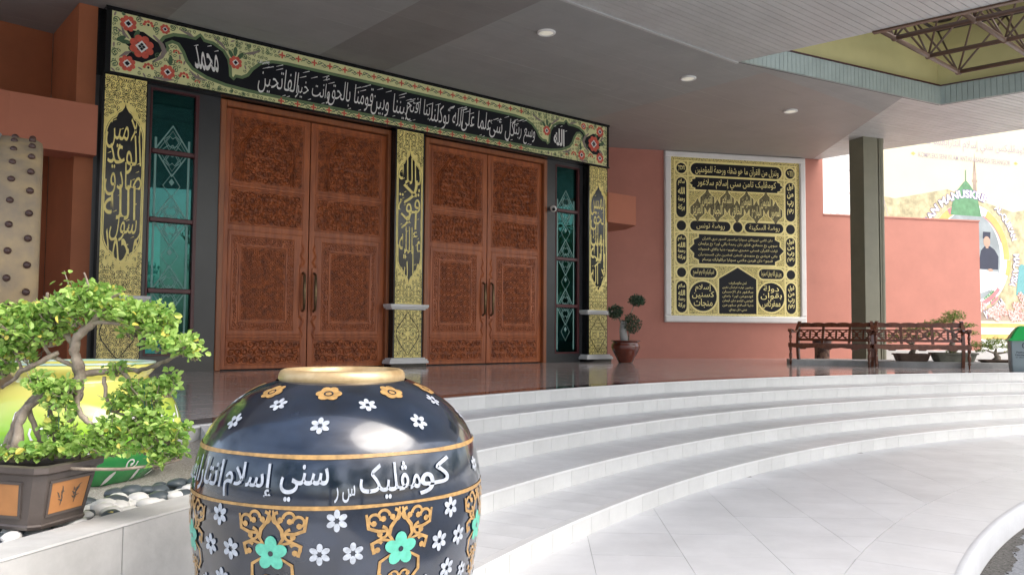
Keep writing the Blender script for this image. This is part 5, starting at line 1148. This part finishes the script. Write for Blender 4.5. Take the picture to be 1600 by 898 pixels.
# ------------------------------------------------------------------ right planter slab, benches, pots
ks = empty('planter', (8, 18.3, FZ), label='low grey kerb platform behind the benches carrying the bonsai pots', cat='planter')
kp = [(6.38, 18.95), (8.22, 18.28), (10.40, 17.45), (12.6, 16.6), (13.2, 18.2), (10.6, 19.1), (8.4, 19.7), (6.6, 19.9)]
MB().prism(kp, FZ - .02, FZ + .112).build('kerb_slab', 'concrete', ks)
MB().prism([(x, y + .14) if i < 4 else (x, y - .12) for i, (x, y) in enumerate(kp)], FZ + .1125, FZ + .116).build('gravel_top', 'ground', ks)
def turned(mb, x, y, z0, z1, r=.032):
    H = z1 - z0; pf_ = [(.8, 0), (.55, .05), (.9, .09), (.55, .13), (.85, .17), (1.05, .24), (.7, .32), (1.0, .42), (1.15, .55), (1.0, .66), (.6, .72), (.95, .76), (.6, .80), (1.1, .86), (1.1, 1)]
    mb.lathe([(a * r, b * H) for a, b in pf_], (x, y, z0), 12, True, True)
def make_bench(name_loc, rz, label, Lb=1.86):
    t = empty('bench', name_loc, rz, label=label, cat='bench', group='carved wooden benches')
    # local: x along length 0..Lb, front at y=0, back towards +y, z=0 on the floor
    for x in (.03, Lb - .03):
        m = MB(); turned(m, x, .03, .0, .40); m.box((x - .04, -.01, .40), (x + .04, .07, .50)); turned(m, x, .03, .50, .76, .030); m.build('front_leg', 'bench', t, local=True, smooth='auto')
        m = MB(); s_ = [(.50, .0), (.44, .22), (.42, .45), (.45, .70), (.53, .98), (.57, 1.0)]; pr_ = s_; 
        for i in range(len(pr_) - 1):
            (y0, z0), (y1, z1) = pr_[i], pr_[i + 1]; m.box8([(x - .03, y0 - .035, z0), (x + .03, y0 - .035, z0), (x + .03, y0 + .04, z0), (x - .03, y0 + .04, z0), (x - .03, y1 - .035, z1), (x + .03, y1 - .035, z1), (x + .03, y1 + .04, z1), (x - .03, y1 + .04, z1)])
        m.build('rear_post', 'bench', t, local=True)
        m = MB(); c = [(.0, .80), (.10, .795), (.20, .765), (.30, .76), (.38, .80), (.46, .90)]
        for i in range(len(c) - 1):
            (y0, z0), (y1, z1) = c[i], c[i + 1]; m.box8([(x - .035, y0, z0 - .03), (x + .035, y0, z0 - .03), (x + .035, y1, z1 - .03), (x - .035, y1, z1 - .03), (x - .035, y0, z0 + .015), (x + .035, y0, z0 + .015), (x + .035, y1, z1 + .015), (x - .035, y1, z1 + .015)])
        m.lathe([(.036, -.037), (.036, .037)], (0, 0, 0), 14, True, True)
        k = len(m.v) - 28
        for i in range(k, len(m.v)): v = m.v[i]; m.v[i] = Vector((x + v.z, .0 + v.x, .785 + v.y))
        m.build('armrest', 'bench', t, local=True)
        MB().box((x - .02, .06, .41), (x + .02, .42, .47)).build('side_rail', 'bench', t, local=True)
    for k in range(5): MB().box((.04, .005 + k * .087, .475), (Lb - .04, .085 + k * .087, .495)).build('seat_slat', 'bench', t, local=True)
    n = 60; ap = [(0, .474)] + [(Lb * i / n, .405 - .02 * abs(sin(pi * 3 * i / n)) - (.022 if abs((i / n * 3) % 1 - .5) < .12 else 0)) for i in range(n + 1)] + [(Lb, .474)]
    ap = [(.04 + a * (Lb - .08) / Lb, b) for a, b in ap]
    MB().prism(ap, -.002, .022, lambda x, y, z: (x, z, y)).build('front_rail', 'bench', t, local=True)
    bf = lambda x, y, z: (x, .44 + (z - .5) * .22 - y, z)
    # crest rail with scallops
    cr = [(.0, .86)] + [(Lb, .86)] + [(Lb - Lb * i / 72, .945 + .022 * abs(sin(pi * 6 * i / 72)) ** .6 + (.015 if i in (0, 72) else 0)) for i in range(73)]
    MB().prism([(.02 + a * (Lb - .04) / Lb, b) for a, b in cr], -.015, .015, lambda x, y, z: bf(x, z, y)).build('crest_rail', 'bench', t, local=True)
    for z0, z1 in ((.785, .815), (.545, .60)): MB().box((.05, -.012, z0), (Lb - .05, .012, z1), bf).build('back_rail', 'bench', t, local=True)
    for i in (1, 2): x = Lb * i / 3; MB().box((x - .028, -.014, .50), (x + .028, .016, .90), bf).build('back_stile', 'bench', t, local=True)
    for i in range(3):
        xa, xb = Lb * i / 3 + .035, Lb * (i + 1) / 3 - .035; fp_ = MB(); mid = (xa + xb) / 2
        fp_.box((mid - .022, -.009, .601), (mid + .022, .009, .784), bf)
        for c0, c1 in ((xa, mid - .022), (mid + .022, xb)):
            c = (c0 + c1) / 2; hw = (c1 - c0) / 2
            P = [(c - hw, .601), (c - hw * .3, .66), (c - hw * .3, .73), (c - hw, .784), (c - hw * .5, .784), (c, .74), (c + hw * .5, .784), (c + hw, .784), (c + hw * .3, .73), (c + hw * .3, .66), (c + hw, .601), (c + hw * .5, .601), (c, .65), (c - hw * .5, .601)]
            fp_.prism(P, -.008, .008, lambda x, y, z: bf(x, z, y))
            for zz in (.64, .69, .745): 
                for s_ in (-1, 1): fp_.box8([bf(c + s_ * hw * .25, -.006, zz - .009), bf(c + s_ * hw, -.006, zz + .006), bf(c + s_ * hw, .006, zz + .006), bf(c + s_ * hw * .25, .006, zz - .009), bf(c + s_ * hw * .25, -.006, zz + .009), bf(c + s_ * hw, -.006, zz + .018), bf(c + s_ * hw, .006, zz + .018), bf(c + s_ * hw * .25, .006, zz + .009)])
        fp_.build('fretwork_panel', 'bench', t, local=True)
    return t
b1a = Vector((6.33, 18.93, FZ)); b1b = Vector((7.66, 17.72, FZ))
make_bench(b1a, atan2(b1b.y - b1a.y, b1b.x - b1a.x), 'carved mahogany bench on the left, nearest the framed panel', (b1b - b1a).length)
b2a = Vector((7.74, 17.66, FZ)); b2b = Vector((9.56, 17.24, FZ))
make_bench(b2a, atan2(b2b.y - b2a.y, b2b.x - b2a.x), 'carved mahogany bench on the right, in front of the bonsai trays', (b2b - b2a).length)
def small_bonsai(loc, size, traym, tray, trunkp, padl, label, seed, potlabel, traymn):
    rn = random.Random(seed); x, y, z = loc
    p_ = empty('bonsai_tray', loc, radians(-12), label=potlabel, cat='pot')
    hx, hy, h = tray
    mb = MB(); loft(mb, [(rr_(hx * .8, hy * .8, .04), .0), (rr_(hx * .86, hy * .86, .05), .03), (rr_(hx * .95, hy * .95, .05), h * .8), (rr_(hx * 1.03, hy * 1.03, .05), h * .82), (rr_(hx * 1.03, hy * 1.03, .05), h), (rr_(hx * .93, hy * .93, .05), h), (rr_(hx * .92, hy * .92, .05), h - .02)]); mb.build('tray', traymn, p_, local=True)
    MB().prism(rr_(hx * .93, hy * .93, .05), h - .04, h - .02).build('soil', 'soil', p_, local=True)
    t = empty('bonsai_tree', (x, y, z + h - .02), label=label, cat='bonsai'); tk = MB()
    for pts, rad in trunkp: tk.tube([(x + a, y + c, z + h - .02 + b) for a, b, c in pts], rad, 8)
    tk.build('trunk', 'bark', t, smooth=True)
    pads = [((x + a, y + c, z + h - .02 + b), (rx, rx * .9, rz)) for a, b, c, rx, rz in padl]
    foliage('foliage', cloud(rn, pads, size, .45), t, 'leafC', .055, .022, rn, .8, simple=True)
tkA = [([(0, 0, 0), (.06, .12, 0), (.02, .22, 0), (.08, .36, 0), (.16, .5, 0)], [.07, .055, .045, .035, .02]), ([(.02, .22, 0), (-.14, .30, 0), (-.3, .36, 0)], [.03, .02, .01]), ([(.05, .3, 0), (.25, .36, 0), (.4, .4, 0)], [.025, .016, .01])]
small_bonsai((8.92, 18.5, FZ + .117), 1500, 'tray2', (.36, .24, .17), tkA, [(-.35, .40, 0, .22, .07), (-.12, .52, 0, .25, .08), (.15, .6, 0, .28, .09), (.42, .45, 0, .22, .07), (-.45, .30, 0, .16, .05), (.1, .38, .1, .2, .06)], 'wide leafy bonsai seen through the back of the right bench', 41, 'brown clay bonsai tray left of the larger green grey tray', 'tray2')
tkB = [([(0, 0, 0), (-.05, .15, 0), (.03, .32, 0), (-.02, .55, 0), (.03, .78, 0)], [.08, .065, .05, .035, .02]), ([(.02, .45, 0), (-.25, .58, 0), (-.42, .64, 0)], [.03, .02, .01]), ([(.0, .5, 0), (.26, .58, 0), (.42, .60, 0)], [.028, .016, .01])]
small_bonsai((9.72, 18.25, FZ + .117), 1700, 'tray', (.44, .26, .2), tkB, [(-.42, .66, 0, .22, .07), (-.2, .70, 0, .24, .07), (.03, .86, 0, .26, .08), (.0, .78, 0, .3, .06), (.35, .62, 0, .20, .05), (-.05, .02, .0, .12, .10), (.47, .45, .05, .13, .05), (.5, .2, .05, .13, .06)], 'tall flat crowned bonsai rising above the right end of the right bench', 42, 'large green grey bonsai tray behind the right bench', 'tray')
tkC = [([(0, 0, 0), (.03, .08, 0), (-.02, .16, 0), (.0, .26, 0)], [.10, .06, .04, .02]), ([(0, .15, 0), (-.2, .22, 0), (-.3, .24, 0)], [.025, .015, .01]), ([(0, .15, 0), (.22, .18, 0), (.34, .2, 0)], [.025, .015, .01])]
small_bonsai((10.52, 18.0, FZ + .117), 1300, 'tray2', (.34, .22, .06), tkC, [(-.28, .34, 0, .2, .07), (.0, .42, 0, .26, .08), (.28, .30, 0, .2, .06), (-.1, .3, 0, .2, .06), (.32, .2, 0, .12, .05), (-.36, .22, 0, .12, .05)], 'small spreading bonsai between the right bench and the grey bin', 43, 'flat brown bonsai tray beside the grey bin', 'tray2')
stp = empty('carved_stump', (7.75, 20.7, FZ), label='carved brown wooden stump seat behind the left bench', cat='stump')
MB().lathe([(.20, 0), (.18, .04), (.175, .25), (.18, .42), (.20, .46)], (7.75, 20.7, FZ - .02), 24, True, True).build('body', 'stump', stp, smooth='auto')
MB().lathe([(.20, .461), (.225, .47), (.225, .56), (.20, .58)], (7.75, 20.7, FZ - .02), 24, True, True).build('seat', 'peg', stp, smooth='auto')
# bin
bn = empty('litter_bin', (10.13, 16.45, FZ), radians(-22), label='grey litter bin with bright green pitched lid at the right edge', cat='bin')
mb = MB(); loft(mb, [(rr_(.205, .18, .02), .001), (rr_(.215, .19, .02), .10), (rr_(.225, .20, .02), .60)]); mb.build('body', 'bingrey', bn, local=True)
mb = MB(); loft(mb, [(rr_(.262, .235, .02), .601), (rr_(.262, .235, .02), .63), (rr_(.235, .21, .03), .645), (rr_(.16, .15, .03), .78), (rr_(.09, .10, .03), .87), (rr_(.045, .06, .015), .895), (rr_(.01, .01, .002), .90)]); mb.build('lid', 'bingreen', bn, local=True)
dd = D2(); dd.text('Pelihara', -.13, .36, .05, .395, False, .02); dd.text('Kebersihan Kawasan', -.15, .31, .15, .345, False, .02); dd.text('Ini Bersama', -.14, .265, .08, .295, False, .0)
dd.ribbon([(.02 + .05 * cos(2 * pi * k / 16), .51 + .05 * sin(2 * pi * k / 16)) for k in range(16)], .014, True); dd.disc(.02, .51, .022, 8)
mb = MB(); mb.v = [Vector((x, -.19 - (y - .1) * .02 - .0025, y)) for x, y, _e in dd.v]; mb.f = list(dd.t); mb.build('printed_notice', 'ban_navy', bn, local=True)
# topiary
tp = empty('flower_pot', (2.66, 19.35, FZ), label='red brown glazed urn holding the topiary beside the right pillar', cat='pot')
MB().lathe([(.16, 0), (.175, .02), (.22, .12), (.30, .26), (.335, .36), (.325, .43), (.285, .465), (.30, .48), (.345, .50), (.35, .515), (.32, .52), (.28, .50), (.27, .44)], (2.66, 19.35, FZ + .001), 40).build('urn', 'glazed', tp, smooth=True)
m = MB(); sc_ = D2()
for k in range(9): sc_.curl(-.3 + k * .075, .30 + .04 * (k % 2), .03, k, 1.2, .006, 1, 10)
m.v = [Vector((2.66 + .336 * cos(-pi / 2 - .15 + x / .33), 19.35 + .336 * sin(-pi / 2 - .15 + x / .33), FZ + y)) for x, y, _e in sc_.v]; m.f = list(sc_.t)
MB().lathe([(.279, .462), (.001, .463)], (2.66, 19.35, FZ + .001), 24, cap0=False).build('soil', 'soil', tp)
tt_ = empty('topiary_tree', (2.66, 19.35, FZ + .46), label='dark topiary with three clipped leaf balls in the red brown urn', cat='topiary')
MB().tube([(2.64, 19.35, 1.2), (2.60, 19.35, 1.5), (2.62, 19.35, 1.72)], [.10, .085, .075], 12).build('trunk', 'concrete', tt_, smooth=True)
MB().tube([(2.60, 19.35, 1.6), (2.50, 19.35, 1.8), (2.46, 19.35, 1.92)], [.03, .02, .015], 8).tube([(2.70, 19.35, 1.7), (2.80, 19.3, 1.95), (2.86, 19.35, 2.1)], [.02, .012, .01], 8).tube([(2.72, 19.3, 1.22), (2.74, 19.3, 1.5), (2.76, 19.35, 1.62)], [.02, .015, .015], 8).build('branch', 'bark', tt_, smooth=True)
rn = random.Random(77)
for (c, r) in (((2.42, 19.32, 1.93), (.18, .18, .17)), ((2.92, 19.32, 2.20), (.19, .17, .13)), ((2.80, 19.30, 1.66), (.23, .21, .23))):
    foliage('leaf_ball', cloud(rn, [(c, r)], 900, .30), tt_, 'leafD', .05, .028, rn, .2, simple=True)
# ------------------------------------------------------------------ banner behind the low wall
bx = empty('billboard', (17, 31, 0), label='huge pale printed banner with round emblem beyond the low wall', cat='banner')
BD = (.944, .329); BN = (BD[1], -BD[0])
def FBn(x, y, z): return (13.95 + BD[0] * x + BN[0] * y, 30 + BD[1] * x + BN[1] * y, z)
MB().box((-4.5, -.12, 1.95), (12, 0, 11.0), FBn).build('banner_sheet', 'ban_cream', bx)
MB().box((-4.5, -.12, -.1), (12, -.01, 1.94), FBn).build('lower_board', 'ban_pale', bx)
FN = lambda x, y, o: FBn(x, .002 + o, y)
d = D2(); d.poly([(-4.45, 2), (11.9, 2), (11.9, 6.4), (8.5, 6.7), (5.8, 6.2), (2.5, 6.9), (0, 6.4), (-1.8, 6.6), (-4.45, 6.2)]); d.emit(FN, 'city_print', 'ban_city', bx, .001)
d = D2(); d.rect(-4.45, 2.6, -.9, 10.9); d.emit(FN, 'white_panel', 'ban_pale', bx, .003)
d = D2(); 
for k, r in enumerate((2.6, 2.0, 3.3, 1.4)): d.ribbon([(-3.6 + r * cos(a / 12), 5.2 + r * sin(a / 12)) for a in range(-14, 14)], .025)
for x, z, r in ((-2.4, 8.0, .5), (-2.6, 5.6, .35), (-1.5, 7.1, .4), (-1.3, 5.2, .3)): d.curl(x, z, r, 1, 1.2, .03, 1, 16)
d.emit(FN, 'line_ornament', 'ban_line', bx, .005)
d = D2(); 
for k in range(0): d.poly([(3.0 + k * .9, 8.95 - .12 * k), (3.55 + k * .9, 8.95 - .12 * k), (3.7 + k * .9, 9.45), (2.9 + k * .9, 9.45)])
d.text('كومڤليکس سني إسلام انتارابڠسا سلاڠور', .75, 8.38, 6.55, 8.85, True, .02); d.emit(FN, 'heading_script', 'ban_line', bx, .005); d = D2(); d.text('KOMPLEKS SENI ISLAM ANTARABANGSA SELANGOR', 1.15, 8.02, 5.72, 8.22, False, .01); D2().disc(.9, 8.13, .12, 4, .07).emit(FN, 'heading_mark', 'ban_gold', bx, .005); D2().disc(6.0, 8.13, .12, 4, .07).emit(FN, 'heading_mark', 'ban_gold', bx, .005)
d.emit(FN, 'heading_text', 'ban_line', bx, .005)
CXb, CZb = 3.54, 4.42
def ell(rx, rz, a0, a1, n=40): return [(CXb + rx * cos(radians(a0 + (a1 - a0) * i / n)), CZb + rz * sin(radians(a0 + (a1 - a0) * i / n))) for i in range(n + 1)]
d = D2().poly(ell(2.02, 2.02, 0, 360, 48)[:-1]); d.emit(FN, 'white_ring', 'ban_pale', bx, .005)
for a_, b_, w_, r_ in ((-2, 62, .30, 1.86), (118, 150, .30, 1.86), (-20, -2.4, .2, 1.98)): D2().ribbon(ell(r_, r_, a_, b_), w_).emit(FN, 'gold_arc', 'ban_gold', bx, .007)
d = D2(); d.ribbon(ell(1.70, 1.70, 20, 66), .05); d.ribbon(ell(1.9, 1.9, 100, 122), .22); d.ribbon(ell(1.86, 1.86, -78, -40), .16); d.ribbon(ell(2.05, 2.05, -60, -48), .12); d.emit(FN, 'maroon_ring', 'ban_red', bx, .009)
d = D2().poly(ell(1.55, 1.72, 0, 360, 48)[:-1]); d.emit(FN, 'blue_oval', 'ban_blue', bx, .011)
d = D2().poly([(2.62, 5.95), (4.15, 5.95), (4.1, 6.2), (3.95, 6.75), (3.6, 7.15), (3.42, 7.3), (3.24, 7.15), (2.85, 6.75), (2.68, 6.2)]); d.rect(3.40, 7.28, 3.44, 7.7); d.emit(FN, 'green_dome', 'ban_dome', bx, .013)
d = D2(); d.rect(3.78, 6.9, 3.96, 7.6); d.rect(3.74, 7.25, 4.0, 7.35); d.poly([(3.8, 7.6), (3.94, 7.6), (3.88, 8.4)]); d.emit(FN, 'minaret_print', 'ban_brown', bx, .004)
# printed seated figure
d = D2().poly([(4.02, 3.95), (4.95, 3.95), (4.98, 4.45), (4.80, 4.70), (4.56, 4.84), (4.3, 4.84), (4.10, 4.66), (4.0, 4.3)]); d.poly([(4.20, 5.12), (4.58, 5.12), (4.60, 5.38), (4.22, 5.38)]); d.emit(FN, 'portrait_clothes', 'ban_navy', bx, .014)
d = D2().disc(4.40, 5.0, .17, 16, .21); d.rect(4.34, 4.75, 4.47, 4.86); d.disc(4.55, 3.92, .14, 8, .06); d.emit(FN, 'portrait_skin', 'ban_face', bx, .0165)
d = D2().poly([(3.9, 3.0), (5.0, 3.3), (4.95, 3.85), (3.95, 3.95)]); d.emit(FN, 'portrait_table', 'ban_pale', bx, .0125)
# text on the ring, bent along the circle
def ringtext(s_, a0, a1, r, h, m, off, wgt=.03, flip=False):
    v, t, _ = text_tris(s_, False, wgt); d = D2(); q = []
    for x, y, _c in v: a = radians(a0 + (a1 - a0) * x); rr = r + (y - .5) * h * (1 if not flip else -1); q.append((CXb + rr * cos(a), CZb + rr * sin(a)))
    d.tri(q, t); d.emit(FN, 'ring_text', m, bx, off)
for s_, a0, a1, fl_ in (('INAN MANUSKRIP', 158, 66, False), ("AL-QUR'AN", 56, 17, False), ('MALAYSIA', 4, -28, False)):
    ringtext(s_, a0, a1, 2.36, .34, 'ban_purple', .0165, .075); ringtext(s_, a0, a1, 2.36, .30, 'ban_pale', .0185, .03)
ringtext('WIYYAH', -74, -46, 2.32, .34, 'ban_purple', .0165, .075, True); ringtext('WIYYAH', -74, -46, 2.32, .30, 'ban_pale', .0185, .03, True)
d = D2().rect(3.2, 2.0, 12, 2.38); d.emit(FN, 'ground_print', 'ban_brown', bx, .004)
d = D2(); rn = random.Random(3)
for k in range(46): d.flower(3.9 + rn.random() * 3.2, 2.1 + rn.random() * .55 + (.35 if rn.random() < .3 else 0), .16, 7, rn.random())
d.emit(FN, 'coral_print', 'ban_coral', bx, .0195)
d = D2().poly([(5.85, 3.0), (6.9, 3.0), (6.7, 3.8), (6.3, 4.1), (6.0, 3.9)]); d.disc(6.2, 4.0, .2, 10); d.emit(FN, 'teal_figure', 'ban_teal', bx, .006)
d = D2(); 
for k in range(14): d.flower(3.6 + rn.random() * 1.2, 2.75 + rn.random() * .3, .13, 6)
d.emit(FN, 'green_print', 'ban_dome', bx, .0062)
d = D2().rect(-4.4, 1.30, 11.9, 1.90); d.emit(lambda x, y, o: FBn(x, -.0095 + o, y), 'yellow_band', 'ban_gold', bx, .003)
d = D2().rect(-4.4, 1.48, 11.9, 1.74); d.emit(lambda x, y, o: FBn(x, -.0095 + o, y), 'white_band', 'ban_pale', bx, .006)
lowb = MB().box((9.8, 23.0, .4), (26, 23.3, 1.02)); o = lowb.build('low_wall', 'ground'); tag(o, 'pale low wall behind the small bonsai at the right', 'wall')
# ------------------------------------------------------------------ trees across the court (seen in the glass)
def make_tree(loc, label, seed):
    x, y, z = loc; rn = random.Random(seed); t = empty('tree', loc, label=label, cat='tree', group='trees across the court')
    tk = MB(); tk.tube([(x, y, z), (x + .1, y, z + 1.5), (x - .1, y + .1, z + 3.2), (x, y, z + 5)], [.28, .22, .17, .08], 10)
    pads = []
    for k in range(9):
        a = rn.uniform(0, 6.28); r = rn.uniform(.8, 2.3); h = z + rn.uniform(3.2, 6.5); c = (x + r * cos(a), y + r * sin(a), h); tk.tube([(x, y, z + 2 + rn.random() * 1.5), ((x + c[0]) / 2, (y + c[1]) / 2, h - .7), c], [.10, .06, .03], 7); pads.append((c, (rn.uniform(.9, 1.5),) * 2 + (rn.uniform(.6, 1.0),)))
    tk.build('trunk', 'bark', t, smooth=True); foliage('crown', cloud(rn, pads, 5200, .4), t, 'leafT', .20, .10, rn, .4, simple=True); return t
tp0 = make_tree((17.6, -4.5, -.2), 'leafy tree across the court, reflected in the left window', 51)
for k, (x, y, lb) in enumerate(((22.5, -.5, 'leafy tree across the court, second from the left window reflection'), (27.5, 4.5, 'leafy tree across the court, reflected in the right window'), (32, 9.5, 'leafy tree across the court, farthest to the right'), (12.5, -8.5, 'leafy tree across the court, behind the photographer'), (25, 17.5, 'leafy tree right of the court, nearest the banner'), (29, 15.2, 'leafy tree right of the court, behind the tree by the banner'), (-7, -9, 'leafy tree behind the photographer, far left'), (0.5, -12, 'leafy tree directly behind the photographer'), (6.5, -11, 'leafy tree behind the photographer, right of centre'))):
    c = tp0.copy(); COL.objects.link(c); c.location = (x, y, -.2); c.rotation_euler = (0, 0, k * 1.7); c['label'] = lb
    for ch in list(tp0.children): d_ = ch.copy(); COL.objects.link(d_); d_.parent = c
